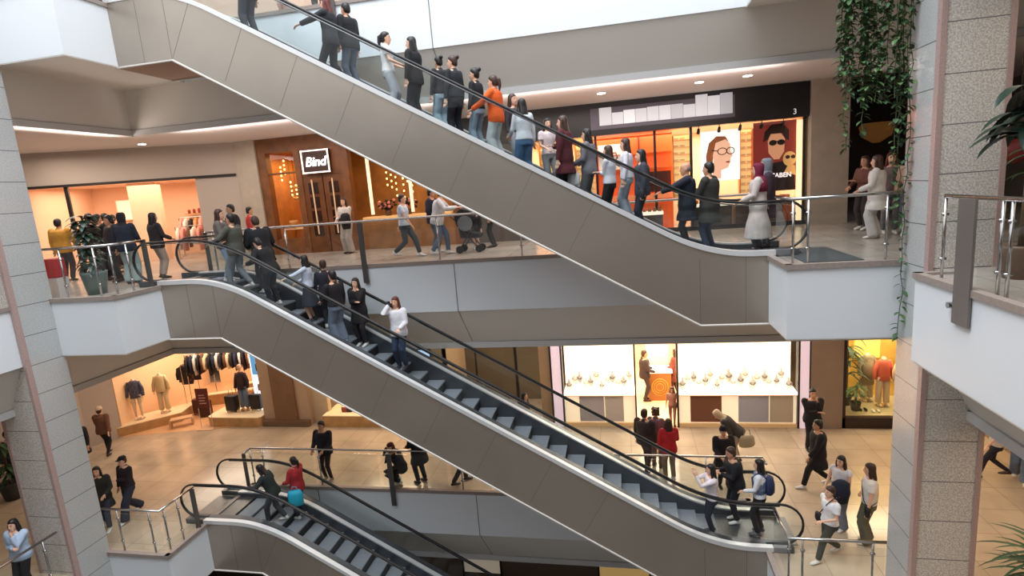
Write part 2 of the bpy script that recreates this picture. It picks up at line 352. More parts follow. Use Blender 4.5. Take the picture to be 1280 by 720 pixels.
# ================================================================== ESCALATORS
EXB, EXT = 1.584, -8.83
KS = H/(EXB-EXT)
def ramp(d, w): return 0.0 if d < -w else (d if d > w else (d+w)**2/(4*w))
def zline(X, xb=EXB, xt=EXT, w=0.8): return KS*(ramp(xb-X, w)-ramp(xt-X, w))
def ztread(X): return zline(X, 1.2, 1.2-(EXB-EXT), 0.7)
def xs(a, b, n): return [a+(b-a)*i/n for i in range(n+1)]
Y0, Y1 = 10.73, 12.28
XL, XR = -10.43, 2.71
STEPM = M((158, 164, 172), 0.45, 0.3, 0.15, 60, name='escalator_step_metal')
RISER = M((44, 46, 50), 0.5, 0.4, name='escalator_riser')
SKIRT = M((88, 92, 98), 0.3, 0.6, name='escalator_skirt')
UNDER = M((150, 118, 98), 0.6, name='escalator_underside')
def escalator(z, label):
    root = thing('escalator', label, 'escalator', (XR, (Y0+Y1)/2, z))
    inv = Matrix.Translation((-XR, -(Y0+Y1)/2, 0))
    def P(mb, n, m, par=root, smooth=False):
        o = mb.build(n, m, par, smooth)
        if par is root: o.data.transform(inv)
        else: o.data.transform(inv)
        return o
    X = xs(XL, XR, 90)
    top = [(x, zline(x)+0.05) for x in X]
    bot = [(XR, -1.25), (1.39, -1.25), (-9.03, H-1.25), (XL, H-1.25)]
    for (ya, yb, nm) in ((Y0, Y0+.05, 'side_cladding'), (Y1-.05, Y1, 'side_cladding')):
        cl = P(MB().prism(top+bot, 'y', ya, yb), nm, STEEL)
        ang = math.atan(KS); ja, jb = (ya-.003, ya+.01) if ya == Y0 else (yb-.01, yb+.003)
        JM = M((112, 106, 100), 0.6)
        for k in range(1, 9):
            xc = 0.4-1.14*k; zc = zline(xc)-0.55
            dx, dz = math.sin(ang)*0.60, math.cos(ang)*0.60
            P(MB().prism([(xc-dx-.003, zc-dz), (xc-dx+.003, zc-dz), (xc+dx+.003, zc+dz), (xc+dx-.003, zc+dz)], 'y', ja, jb), 'panel_joint', JM, cl)
        for xj, zb in ((1.39, 0), (2.2, 0), (-9.03, H), (-9.7, H)): P(MB().box(xj-.004, xj+.004, ja, jb, zb-1.22, zb+.02), 'panel_joint', JM, cl)
    # underside and its bright edge strip
    mb = MB(); n = 4; 
    mb.add([(x, y, zz) for y in (Y0+.02, Y1-.02) for x, zz in bot], [(i, i+1, 5+i, 4+i) for i in range(3)])
    P(mb, 'underside', UNDER)
    for y in (Y0, Y1):
        mb = MB(); mb.tube([(x, y, zz) for x, zz in bot], 0.022, 6); P(mb, 'edge_strip', M((206, 200, 194), .5))
    # deck trims (bright), both sides; inner and outer decks
    for s in (0, 1):
        ya, yb = ((Y0-.02, Y0+.27) if s == 0 else (Y1-.27, Y1+.02))
        dk = [(x, zline(x)+0.13) for x in X]+[(x, zline(x)+0.035) for x in reversed(X)]
        P(MB().prism(dk, 'y', ya, ya+.12), 'deck_trim', TRIM if s == 0 else SKIRT if False else TRIM); P(MB().prism([(a, b-.012) for a, b in dk], 'y', ya+.12, yb), 'deck', SKIRT)
        yi = Y0+.28 if s == 0 else Y1-.29
        P(MB().prism([(x, zline(x)+0.10) for x in X]+[(x, ztread(x)-0.12) for x in reversed(X)], 'y', yi, yi+.01), 'skirt', SKIRT)
        yg = Y0+.13 if s == 0 else Y1-.13
        # glass balustrade
        ends = 0.60
        pts = []
        XX = xs(-11.0+.35, 3.2-.35, 100)
        hand = [(x, zline(x)+1.00) for x in XX]
        rr = 0.44
        cr = (XX[-1], hand[-1][1]-rr); cl_ = (XX[0], hand[0][1]-rr)
        right = [(cr[0]+rr*math.sin(a), cr[1]+rr*math.cos(a)) for a in [PI*i/12 for i in range(1, 12)]]
        left = [(cl_[0]-rr*math.sin(a), cl_[1]-rr*math.cos(a)) for a in [PI*i/12 for i in range(1, 12)]]
        low = [(x, max(zline(x)+0.12, 0.12)) for x in reversed(XX)]
        outline = [(x, zz-.03) for x, zz in hand] + [(cr[0]+(x-cr[0])*.92, cr[1]+(zz-cr[1])*.92) for x, zz in right] + low + [(cl_[0]+(x-cl_[0])*.92, cl_[1]+(zz-cl_[1])*.92) for x, zz in left]
        g = P(MB().prism(outline, 'y', yg-.006, yg+.006), 'glass_balustrade', GLASS_DARK)
        hp = [(cl_[0]+.25, cl_[1]-rr)] + left + hand + right + [(cr[0]-.25, cr[1]-rr)]
        P(MB().tube([(x, yg, zz) for x, zz in hp], [(0.024, 0.036)]*len(hp), 8), 'handrail', RUBBER, root, True)
        hp2 = [(x, yg, zz-.045) for x, zz in hand]
        P(MB().tube(hp2, [(0.012, .02)]*len(hp2), 6), 'handrail_track', CHROME)
        P(MB().box(2.71, 3.1, yg-.12, yg+.12, 0.0, 0.13), 'newel_base', SKIRT); P(MB().box(-10.95, -10.43, yg-.12, yg+.12, H, H+.13), 'newel_base', SKIRT)
    # landing plates
    P(MB().box(1.75, 3.25, Y0+.29, Y1-.29, -0.03, 0.012), 'comb_plate', M((120, 122, 124), 0.35, 0.8, 0.2, 50))
    P(MB().box(-11.0, -9.9, Y0+.29, Y1-.29, H-.03, H+0.012), 'comb_plate', M((120, 122, 124), 0.35, 0.8, 0.2, 50))
    # steps
    me = None
    k = 0; x = 1.75
    sm = MB(); sm.box(-.4, 0, 0, Y1-Y0-.60, -.035, 0, 0)
    for j in range(24): sm.box(-.395, .002, .012+j*(Y1-Y0-.62)/24, .026+j*(Y1-Y0-.62)/24, 0, .006, 0)
    sm.prism([(-.012, -.03), (0, -.03), (-.02, -.26), (-.032, -.26)], 'y', 0, Y1-Y0-.60, 1)
    sme = sm.mesh('step', [STEPM, RISER])
    while x > -9.85:
        o = bpy.data.objects.new('step', sme); COL.objects.link(o); o.parent = root
        o.location = (x-XR, Y0+.30-(Y0+Y1)/2, ztread(x-.2)+0.0)
        x -= .4
    return root
escalator(0.0, 'uppermost escalator, crowded with people riding up to the top level')
escalator(-6.0, 'middle escalator, empty grey steps below a woman in white hoodie')
escalator(-12.0, 'lowest escalator at bottom left, descending below the ground floor')

# ================================================================== RAILINGS
def railing(label, pts, z, posts, group=None, wide=(), glassm=None):
    """pts: plan path; posts: (x,y) list"""
    root = thing('glass_railing', label, 'railing', (pts[0][0], pts[0][1], z), group=group)
    inv = Matrix.Translation((-pts[0][0], -pts[0][1], -z))
    def P(mb, n, m, smooth=False):
        o = mb.build(n, m, root, smooth); o.data.transform(inv); return o
    P(MB().tube([(x, y, z+1.08) for x, y in pts], 0.027, 10), 'handrail', CHROME, True)
    for a, b in zip(pts[:-1], pts[1:]):
        d = Vector((b[0]-a[0], b[1]-a[1])); L = d.length; n = max(1, round(L/1.9))
        for i in range(n):
            t0, t1 = (i+.03)/n, (i+.97)/n
            cx, cy = a[0]+d.x*(t0+t1)/2, a[1]+d.y*(t0+t1)/2
            P(MB().obox((cx, cy, z+.53), L*(t1-t0), .012, .90, math.atan2(d.y, d.x)), 'glass_panel', glassm or GLASS)
    for x, y in posts:
        mb = MB(); mb.tube([(x, y, z+.02), (x, y, z+1.06)], 0.02, 8)
        for zz in (.28, .85): mb.obox((x, y, z+zz), .075, .03, .03)
        P(mb, 'post', CHROME, True)
    for x, y, w in wide:
        P(MB().box(x-w/2, x+w/2, y-.10, y-.07, z-.42, z+1.06), 'wide_post', M((96, 92, 90), 0.4, 0.5))
    return root
for lv, nm in ((1, 'top level'), (0, 'middle level'), (-1, 'ground floor')):
    z = lv*H
    railing('long glass railing along the back edge of the %s' % nm, [(-10.33, 12.32), (-10.33, YB+.05), (2.95, YB+.05), (2.95, 12.34)], z, [(-10.33, 12.6), (-10.0, YB+.05)]+[(-8.3+2.0*i, YB+.05) for i in range(6)], wide=[(-6.2, YB, .13), (-10.33, 12.42, .10)])
    railing('glass railing round the left landing of the %s' % nm, [(-12.0, YF+.05), (XA0-.05, YF+.05), (XA0-.05, 10.62)], z, [(-11.6, YF+.05), (-10.75, YF+.05), (-10.5, YF+.2), (-10.45, 10.1)], wide=[(-10.45, 10.66, .12)])
    railing('short glass railing on the right landing of the %s' % nm, [(2.68, 10.62), (2.68, YF+.1), (4.28, YF+.1)], z, [(2.70, YF+.12), (2.92, YF+.1), (4.05, YF+.1)])
railing('nearest glass railing at right, in front of the planter', [(4.02, 8.0), (4.02, 3.0)], 0, [(4.02, 8.0), (4.02, 6.9), (4.02, 6.75)])
nr = thing('railing_post', 'broad brown steel post fixed to the nearest white balcony at right', 'post', (3.9, 7.3, -.42))
MB().box(-.02, .01, -.16, .16, 0, 1.5).build('post_plate', M((120, 112, 108), 0.4, 0.3), nr); MB().tube([(-.04, 0.22, .2), (0.02, 0.22, .2)], .04, 10).build('bolt_cap', CHROME, nr)
railing('stainless rail beside the woman in the pale blue shirt, bottom left', [(-12.2, 8.7), (-12.2, 5.0)], -6, [(-12.2, 8.4), (-12.2, 6.4)])

# downlights in the gallery ceilings
LAMP = M((255, 238, 214), 0.5, emit=14.0, name='downlight_glow')
dl_lab = {(-17.5, 15.0): 'round downlight at far left of the middle gallery ceiling', (-14.0, 14.8): 'round downlight over the queue outside the peach shop',
          (-0.37, 14.65): 'bright round downlight in front of the black shop sign', (1.95, 14.6): 'round downlight above the right half of the black sign',
          (3.0, 14.4): 'small round downlight nearest the corner pilaster', (-18.6, 15.0): 'small downlight half hidden by the left column'}
for (x, y), lb in dl_lab.items():
    t = thing('downlight', lb, 'ceiling light', (x, y, 3.745), group='downlights')
    MB().tube([(0, 0, -.012), (0, 0, .0)], .13, 20).build('rim', GREYL, t); MB().tube([(0, 0, -.02), (0, 0, -.005)], .10, 20).build('lens', LAMP, t)
# pale floor mat on the right landing
tag(MB().box(2.95, 3.85, 9.9, 11.7, 0.0, 0.012).build('floor_mat', M((70, 74, 76), 0.8, 0, .1, 40)), 'dark grey entrance mat on the right landing of the middle level', 'mat')
ORDS = ['first', 'second', 'third', 'fourth', 'fifth', 'sixth', 'seventh', 'eighth', 'ninth', 'tenth', 'eleventh', 'twelfth', 'thirteenth', 'fourteenth', 'fifteenth', 'sixteenth', 'seventeenth', 'eighteenth', 'nineteenth', 'twentieth', 'twenty-first', 'twenty-second']
# ================================================================== SHOPS
def wall(name, x0, x1, y0, y1, z0, z1, m): return struct(name, MB().box(x0, x1, y0, y1, z0, z1), m)
WALLM = M((186, 172, 160), 0.7, name='gallery_wall_paint')
PIL = M((184, 170, 154), 0.45, 0, .08, 3, name='brown_stone_pilaster')
CREAM = M((250, 222, 176), 0.6, name='cream_shop_wall')
GOLD = M((226, 170, 80), 0.35, 0.6, name='gold')
WOOD = M((122, 74, 38), 0.45, 0, 0.25, 3, name='brown_wood')
WOODL = M((196, 150, 96), 0.5, 0, 0.15, 4, name='light_wood')
def seg_wall(mb, a, b, z0, z1, t=.12):
    d = Vector((b[0]-a[0], b[1]-a[1])); mb.obox(((a[0]+b[0])/2, (a[1]+b[1])/2, (z0+z1)/2), d.length, t, z1-z0, math.atan2(d.y, d.x))
YS = 16.7
# ---------------------------------------------------------------- middle level, left: peach coloured shop behind a diagonal wall
A_, B_ = Vector((-18.4, 14.0)), Vector((-12.2, 16.75))
dd = (B_-A_).normalized()
def on(t, off=0.0):    # t metres from B_ along the diagonal towards the left, off = behind it
    p = B_ - dd*t + Vector((-dd.y, dd.x))*off; return (p.x, p.y)
mb = MB(); seg_wall(mb, on(0), on(1.45), 0, 3.75); seg_wall(mb, on(1.45), on(8.5), 2.72, 3.75); seg_wall(mb, on(6.2), on(9.5), 0, 2.72)
struct('wall_left', mb, WALLM)
mb = MB(); seg_wall(mb, on(.2, -.08), on(6.6, -.08), 2.68, 2.76, .06); seg_wall(mb, on(5.1), on(5.2), 0, 2.7, .08); structn(mb, DKMETAL)
PEACH = M((240, 202, 172), 0.7)
mb = MB(); seg_wall(mb, on(-1, 4.5), on(9, 4.5), 0, 2.8); seg_wall(mb, on(1.3, .1), on(1.3, 4.5), 0, 2.8); seg_wall(mb, on(6.5, .1), on(6.5, 4.5), 0, 2.8)
mb.obox((*on(3.9, 2.5), 1.4), .9, .5, 2.8, math.atan2(dd.y, dd.x)); struct('wall_back', mb, PEACH)
struct('ceiling', MB().prism([on(1.2, .1), on(6.6, .1), on(6.6, 4.6), on(1.2, 4.6)], 'z', 2.78, 2.84), PEACH)
area('shop_light', (*on(3.8, 2.0), 2.7), 4.6, 2.6, 170, (1.0, 0.76, 0.56), (0, 0, math.atan2(dd.y, dd.x)))
t = thing('wall_panel', 'pale illuminated panel on the back wall of the peach shop', 'panel', (*on(4.9, 4.35), 1.5), math.atan2(dd.y, dd.x))
MB().box(-.75, .75, -.03, .03, 0, .8).build('frame', M((250, 225, 200), .5), t); MB().box(-.7, .7, -.05, -.03, .04, .76).build('panel_face', M((255, 224, 200), .5, emit=.55), t)
rnd = random.Random(3)
def hanging_shirt(c, w=.42, l=.62):
    """a folded-shoulder garment on a hanger, hanging from z=0"""
    mb = MB()
    mb.rings([(0, 0, -l, w*.48, .05), (0, 0, -l*.5, w*.46, .06), (0, 0, -.12, w*.5, .05), (0, 0, -.05, w*.32, .04), (0, 0, 0.0, .06, .03)], 12)
    for s in (-1, 1): mb.tube([(s*w*.42, 0, -.10), (s*w*.56, 0, -.34), (s*w*.58, 0, -.55)], [.05, .05, .04], 8)
    return mb
SHIRT = None
def rack(label, short, p, rz, n, cols, L=1.4, zb=0.0, h=1.45, gap=None, kinds='shirt', group=None):
    global SHIRT
    t = thing('clothes_rack', label, 'clothes rack', (p[0], p[1], zb), rz)
    MB().tube([(-L/2, 0, h), (L/2, 0, h)], .016, 8).build('rail', CHROME, t)
    for s in (-1, 1):
        MB().tube([(s*L/2, 0, 0.02), (s*L/2, 0, h)], .016, 8).build('leg', CHROME, t); MB().box(s*L/2-.02, s*L/2+.02, -.22, .22, 0, .03).build('foot', CHROME, t)
    for i in range(n):
        c = cols[i % len(cols)]
        x = -L/2+.08+(L-.16)*i/max(1, n-1)
        w = .40+.08*rnd.random(); l = .6+.25*rnd.random()
        g = hanging_shirt(c, w, l).build('hanging_garment', M(c[1], .85), None, True)
        g.location = (p[0]+x*math.cos(rz), p[1]+x*math.sin(rz), zb+h-.04); g.rotation_euler = (0, 0, rz+PI/2+.15*rnd.uniform(-1, 1))
        tag(g, '%s garment, %s from the left on %s' % (c[0], ORDS[i], short), 'garment', group='garments on the %s' % label)
W_, K_, BR, CRM, NV = ('white', (226, 216, 206)), ('black', (30, 26, 30)), ('brown', (96, 60, 44)), ('cream', (226, 200, 160)), ('dark navy', (34, 36, 56))
PK, TAN = ('pink', (222, 150, 140)), ('tan', (186, 140, 96))
rack('clothes rack at the back of the peach shop', 'the far rack of the peach shop', on(2.4, 3.1), math.atan2(dd.y, dd.x), 9, [PK, W_, K_, TAN], 1.5, h=1.45)
rack('second clothes rack beside the peach shop pillar', 'the peach shop rack by the pillar', on(2.3, 1.8), math.atan2(dd.y, dd.x), 7, [W_, PK, BR], 1.2, h=1.15)
t = thing('wall_shelf', 'high shelf with small goods above the peach shop racks', 'shelf', (*on(2.4, 4.2), 1.55), math.atan2(dd.y, dd.x))
MB().box(-.8, .8, -.2, .15, 0, .03).build('shelf_board', WOODL, t)
for k in range(8): 
    p = Vector(on(2.4, 4.1)); q = p + Vector((dd.x, dd.y))*(-.65+.18*k)
    h_ = .1+.1*rnd.random(); o = MB().rings([(0, 0, 0, .05, .04), (0, 0, h_*.7, .06, .05), (0, 0, h_, .03, .02)], 10).build('folded_bag', M((70+int(90*rnd.random()), 60, 50), .7), None, True, (q.x, q.y, 1.58))
    tag(o, 'small dark bag, %s from the left on the high peach shop shelf' % ORDS[7-k], 'bag', 'bags on the high shelf')
# ---------------------------------------------------------------- middle level: brown pilaster then brown wooden shop front
wall('wall_back', -12.3, -11.55, YS-.1, YS+.3, 0, 3.75, PIL)
FR = thing('storefront', 'brown wooden shop front with glowing windows and a lit sign', 'shop front', (-8, YS, 0))
def PF(mb, n, m, par=FR, at=(-8, YS, 0), smooth=False):
    o = mb.build(n, m, par, smooth); o.data.transform(Matrix.Translation((-at[0], -at[1], -at[2]))); return o
mb = MB(); mb.box(-11.55, -4.9, YS-.02, YS+.25, 3.3, 3.75); mb.box(-11.55, -11.25, YS-.02, YS+.25, 0, 3.3); mb.box(-10.25, -10.05, YS-.02, YS+.25, 0, 3.3)
mb.box(-8.65, -8.4, YS-.02, YS+.25, 0, 3.3); mb.box(-11.3, -10.2, YS, YS+.25, 0, .5); mb.box(-10.1, -8.6, YS, YS+.2, 2.5, 3.3); mb.box(-5.1, -4.9, YS, YS+.25, 0, 3.3)
PF(mb, 'wood_frame', WOOD)
PF(MB().box(-8.4, -5.1, YS, YS+.1, 0, .95), 'wood_counter_front', M((140, 96, 56), .5, 0, .2, 3))
for x in (-7.75, -6.4): PF(MB().box(x-.04, x+.04, YS-.05, YS+.03, 1.1, 3.1), 'lit_mullion', M((250, 214, 178), .5, emit=.9))
PF(MB().box(-11.25, -10.25, YS+.1, YS+.12, .5, 3.3), 'window_pane', GLASS_SHOP)
PF(MB().box(-11.25, -10.25, YS+.05, YS+.12, 2.60, 2.66), 'window_bar', WOOD)
for s, x0, x1 in ((-1, -10.05, -9.37), (1, -9.33, -8.65)):
    d = PF(MB().box(x0, x1, YS+.02, YS+.10, 0, 2.5), 'door', M((112, 66, 34), .4, 0, .2, 3))
    xc = (x0+x1)/2
    for k in range(4): PF(MB().box(xc-.16, xc+.16, YS, YS+.02, .55+.45*k, .90+.45*k), 'door_pane', M((52, 30, 22), .1), d)
    PF(MB().tube([(xc-s*.02+s*.0, YS-.05, .6), (xc, YS-.05, 2.35)], .022, 8), 'door_handle', M((240, 200, 160), .3, .3, emit=.25), d)
sg = PF(MB().box(-9.90, -8.95, YS-.16, YS-.04, 2.54, 3.26), 'sign_box', M((60, 30, 26), .5))
mb = MB()
for (a, b, c, d) in ((-9.90, -8.95, 3.22, 3.26), (-9.90, -8.95, 2.54, 2.58), (-9.90, -9.86, 2.54, 3.26), (-8.99, -8.95, 2.54, 3.26)): mb.box(a, b, YS-.18, YS-.15, c, d)
PF(mb, 'sign_frame', M((255, 226, 214), .4, emit=1.6), sg)
tx = text('sign_lettering', 'Bind', .40, M((255, 250, 244), .4, emit=3.5), (-9.42, YS-.18, 2.88), (PI/2, 0, 0), sg, .01, .25, .004); tx.location = (-9.42+8, -.18, 2.88)
# interior
mb = MB(); mb.box(-11.55, -4.9, YS+2.6, YS+2.7, 0, 3.75); mb.box(-10.25, -10.2, YS+.2, YS+2.6, 0, 3.5); mb.box(-11.6, -11.5, YS+.2, YS+2.6, 0, 3.5)
struct('wall_back', mb, M((206, 140, 70), .6, 0, .2, 2)); wall('ceiling', -11.55, -4.9, YS+.2, YS+2.7, 3.32, 3.4, M((150, 100, 60), .7))
area('shop_light', (-10.7, YS+1.2, 3.2), .8, 1.5, 26, (1.0, 0.68, 0.30)); area('shop_light', (-6.7, YS+1.2, 3.2), 2.6, 1.5, 26, (1.0, 0.66, 0.34))
WARMB = M((255, 206, 120), .4, emit=5.0)
for k in range(7):
    x = -11.1+.13*k+.02; x = [-11.1, -10.95, -10.8, -10.62, -10.5, -10.4, -10.33][k]
    zt = 3.2; L = .5+.9*rnd.random()
    o = thing('pendant_lights', '%s string of amber bulbs from the left in the wooden shop window' % ORDS[k], 'lights', (x, YS+.5, zt), group='bulb strings in left wooden window')
    MB().tube([(0, 0, 0), (0, 0, -L)], .005, 5).build('cord', DKMETAL, o)
    for q in range(4): MB().ell((0, 0, -L+.14*q), .028, .028, .035, 8, 6).build('bulb', WARMB, o)
for k in range(9):
    x = [-7.5, -7.35, -7.2, -6.95, -6.8, -6.65, -6.1, -5.9, -5.5][k]
    o = thing('pendant_lights', '%s string of amber bulbs from the left over the wooden shop counter' % ORDS[k], 'lights', (x, YS+.8, 3.2), group='bulb strings over the wooden counter')
    L = 1.1+.6*rnd.random()
    MB().tube([(0, 0, 0), (0, 0, -L)], .005, 5).build('cord', DKMETAL, o)
    for q in range(6): MB().ell((0, 0, -L+.2*q), .026, .026, .033, 8, 6).build('bulb', WARMB, o)
def cake_stand(x, y, z, lab, c):
    o = thing('cake_stand', lab, 'stand', (x, y, z), group=None)
    MB().rings([(0, 0, 0, .08, .08), (0, 0, .02, .02, .02), (0, 0, .12, .02, .02)], 12).build('stem', GOLD, o, True)
    MB().rings([(0, 0, .12, .2, .2), (0, 0, .14, .2, .2)], 20).build('plate', GOLD, o); MB().rings([(0, 0, .14, .15, .15), (0, 0, .24, .15, .15), (0, 0, .26, .12, .12)], 16).build('cake', M(c, .6), o, True)
tb = thing('display_table', 'cream display table inside the left window of the wooden shop', 'table', (-10.75, YS+.7, 0))
MB().box(-.45, .45, -.3, .3, .78, .82).build('tabletop', CREAM, tb)
for sx in (-1, 1):
    for sy in (-1, 1): MB().tube([(sx*.4, sy*.25, 0), (sx*.4, sy*.25, .78)], .025, 8).build('leg', GOLD, tb)
cake_stand(-10.95, YS+.6, .82, 'left gold cake stand in the wooden shop window', (236, 180, 110)); cake_stand(-10.5, YS+.65, .82, 'right gold cake stand in the wooden shop window', (244, 206, 150))
w_ = thing('wreath', 'round gold wreath hanging in the left window of the wooden shop', 'wreath', (-10.65, YS+.5, 2.0)); MB().tube([(.2*math.cos(a), 0, .2*math.sin(a)) for a in [2*PI*i/20 for i in range(20)]], .035, 8, closed=True).build('ring', GOLD, w_, True)
MB().tube([(0, 0, .22), (0, 0, 1.2)], .006, 5).build('cord', DKMETAL, w_)
ct = thing('shop_counter', 'lit counter top of the wooden shop, with flowers on it', 'counter', (-6.9, YS+.5, .95)); MB().box(-1.3, 1.7, -.35, .3, 0, .07).build('countertop', M((250, 196, 130), .4, emit=.3), ct)
MB().box(-1.25, 1.65, -.30, .28, -.95, 0).build('counter_body', WOOD, ct)
def flowers(x, y, z, lab, seed, s=.3, cols=((60, 36, 34), (236, 150, 130), (40, 30, 28))):
    r_ = random.Random(seed); o = thing('flower_arrangement', lab, 'flowers', (x, y, z))
    MB().rings([(0, 0, 0, .09, .09), (0, 0, .12, .12, .12), (0, 0, .18, .08, .08)], 12).build('pot', M((90, 60, 44), .5), o, True)
    for ci, c in enumerate(cols):
        mb = MB()
        for k in range(16):
            a, b = r_.uniform(0, 2*PI), r_.uniform(0, 1); mb.ell((s*b*math.cos(a), s*.7*b*math.sin(a), .22+s*.9*r_.random()), .055, .055, .05, 8, 6)
        mb.build('blossoms', M(c, .8), o, True)
flowers(-7.4, YS+.4, 1.02, 'dark and pink flowers on the left of the lit counter', 1); flowers(-6.7, YS+.4, 1.02, 'pink flower arrangement on the right of the lit counter', 2)
# dark stretch behind the walkers
wall('wall_back', -4.9, -2.65, YS, YS+.2, 0, 3.75, M((92, 84, 80), .5)); wall('wall_back', -4.9, -2.65, YS-.02, YS, 2.9, 3.75, M((60, 54, 52), .5))
# ---------------------------------------------------------------- middle level: optician
OP = thing('storefront', 'optician front with a long black sign band and glass windows', 'shop front', (1.1, YS, 0))
PO = lambda mb, n, m, par=OP, smooth=False: PF(mb, n, m, par, (1.1, YS, 0), smooth)
DKB = M((26, 24, 30), .35)
hd = PO(MB().box(-2.65, 4.95, YS-.25, YS+.05, 2.86, 3.75), 'sign_band', DKB)
PO(MB().box(-2.65, 4.95, YS-.1, YS+.02, 0, .12), 'plinth', DKB)
for x in (-2.62, -.65, 1.0, 1.98, 4.9): PO(MB().box(x-.035, x+.035, YS-.06, YS+.02, .1, 2.86), 'mullion', DKMETAL)
for a, b in ((-2.6, -.68), (-.62, .97), (2.02, 4.86)): PO(MB().box(a, b, YS-.03, YS-.015, .12, 2.84), 'shop_glass', GLASS_SHOP)
# blurred pale lettering of the sign: stepped pale tiles
rr_ = random.Random(11)
lets = [(-.50, .34, .48), (-.15, .31, .32), (.17, .31, .36), (.49, .31, .36), (.81, .31, .38), (1.13, .31, .38), (1.45, .31, .38), (1.77, .31, .34), (2.09, .31, .56), (2.41, .31, .50), (2.73, .31, .54)]
for i, (x, w, h) in enumerate(lets):
    g = 178+int(50*rr_.random())
    PO(MB().box(x-.0, x+w, YS-.29, YS-.25, 3.12, 3.12+h), 'sign_letter', M((g, g, g+6), .5, emit=.45), hd)
PO(MB().box(-.75, 3.1, YS-.265, YS-.25, 3.02, 3.60), 'sign_backing', M((104, 98, 112), .5), hd)
text('unit_number', '3', .2, M((220, 220, 220), .5, emit=.6), (4.6-1.1, -.26, 3.0), (PI/2, 0, 0), OP, .005)
mb = MB(); mb.box(-2.7, 4.95, YS+2.6, YS+2.7, 0, 2.9); mb.box(4.9, 4.98, YS+.05, YS+2.6, 0, 2.9); mb.box(-2.72, -2.64, YS+.05, YS+2.6, 0, 2.9)
struct('wall_back', mb, M((250, 224, 190), .6)); wall('ceiling', -2.7, 4.95, YS, YS+2.7, 2.88, 2.94, M((250, 220, 190), .6))
area('shop_light', (1.1, YS+1.3, 2.8), 7, 1.8, 210, (1.0, 0.84, 0.66))
wall('trim_90', 4.72, 4.84, YS-.1, YS, .1, 2.8, M((255, 226, 180), .5, emit=.9))
ow = thing('display_wall', 'bright orange display wall in the optician shop', 'display wall', (.55, YS+.9, 0)); 
MB().box(-1.3, 1.0, 0, .1, 0, 2.85).build('orange_panel', M((246, 104, 44), .5, emit=.22), ow)
MB().box(.1, .95, -.03, 0, 1.15, 1.75).build('dark_screen', M((72, 40, 34), .3), ow)
for zz in (1.85, 2.3): MB().box(-1.25, .98, -.18, 0, zz, zz+.03).build('shelf', M((220, 120, 60), .5), ow)
MB().box(.02, .06, -.04, 0, 1.0, 2.8).build('divider', M((120, 40, 20), .5), ow)
MB().box(-1.3, 1.0, -.25, 0, .95, 1.1).build('ledge', M((255, 150, 100), .5, emit=.3), ow)
wp = thing('poster', 'small white picture on the left part of the orange optician wall', 'poster', (-.2, YS+.86, 1.9)); MB().box(-.42, .38, 0, .03, 0, .75).build('picture_board', M((240, 226, 214), .5, emit=.4), wp); MB().tube([(0, -.01, .2), (.15, -.01, .35), (.1, -.01, .5), (-.1, -.01, .5), (-.15, -.01, .35)], .02, 6, closed=True).build('printed_figure', M((120, 70, 60), .6), wp)
for k, x in enumerate((2.2, 2.75, 3.3, 3.85, 4.4)):
    o = thing('spotlight', '%s small dark spotlight from the left above the optician posters' % ORDS[k], 'spotlight', (x, YS+.05, 2.86), group='spotlights above the posters'); MB().tube([(0, 0, 0), (0, 0, -.08)], .012, 6).build('stem', BLACK, o); MB().tube([(0, -.02, -.06), (0, .09, -.16)], [.035, .05], 12).build('head', BLACK, o)
def glasses_shelf(x, y, w, label, z0=.9, z1=2.7, n=9):
    o = thing('eyewear_shelf', label, 'display shelf', (x, y, 0))
    MB().box(-w/2, w/2, 0, .06, z0, z1).build('back_panel', M((255, 220, 150), .5, emit=.45), o)
    for s in (-1, 1): MB().box(s*w/2-.02, s*w/2+.02, -.14, .06, z0, z1).build('side_panel', M((230, 150, 80), .5), o)
    for k in range(n):
        zz = z0+(z1-z0)*(k+.3)/n
        sh = MB().box(-w/2, w/2, -.12, 0, zz, zz+.015).build('shelf', M((240, 180, 120), .5), o)
        mb = MB()
        for q in range(int(w/.17)):
            xx = -w/2+.09+q*.17
            for e in (-.035, .035): mb.tube([(xx+e+.028*math.cos(a), -.08, zz+.05+.022*math.sin(a)) for a in [2*PI*i/8 for i in range(8)]], .006, 4, closed=True)
            mb.tube([(xx-.01, -.08, zz+.05), (xx+.01, -.08, zz+.05)], .005, 4)
        e_ = mb.build('eyewear_row', M((60, 34, 30), .4), sh); e_['kind'] = 'stuff'
glasses_shelf(-1.9, YS+.9, 1.0, 'lit eyewear shelf at the far left of the optician'); glasses_shelf(-1.0, YS+.9, .6, 'narrow lit eyewear shelf beside the orange wall')
glasses_shelf(1.78, YS+.5, .5, 'eyewear shelf left of the white glasses poster'); glasses_shelf(3.52, YS+.5, .34, 'slim eyewear shelf between the two posters')
def disc(mb, cx, cz, rx, rz, y, mi=0, n=20, t=0.004): mb.prism([(cx+rx*math.cos(2*PI*i/n), cz+rz*math.sin(2*PI*i/n)) for i in range(n)], 'y', y-t, y, mi)
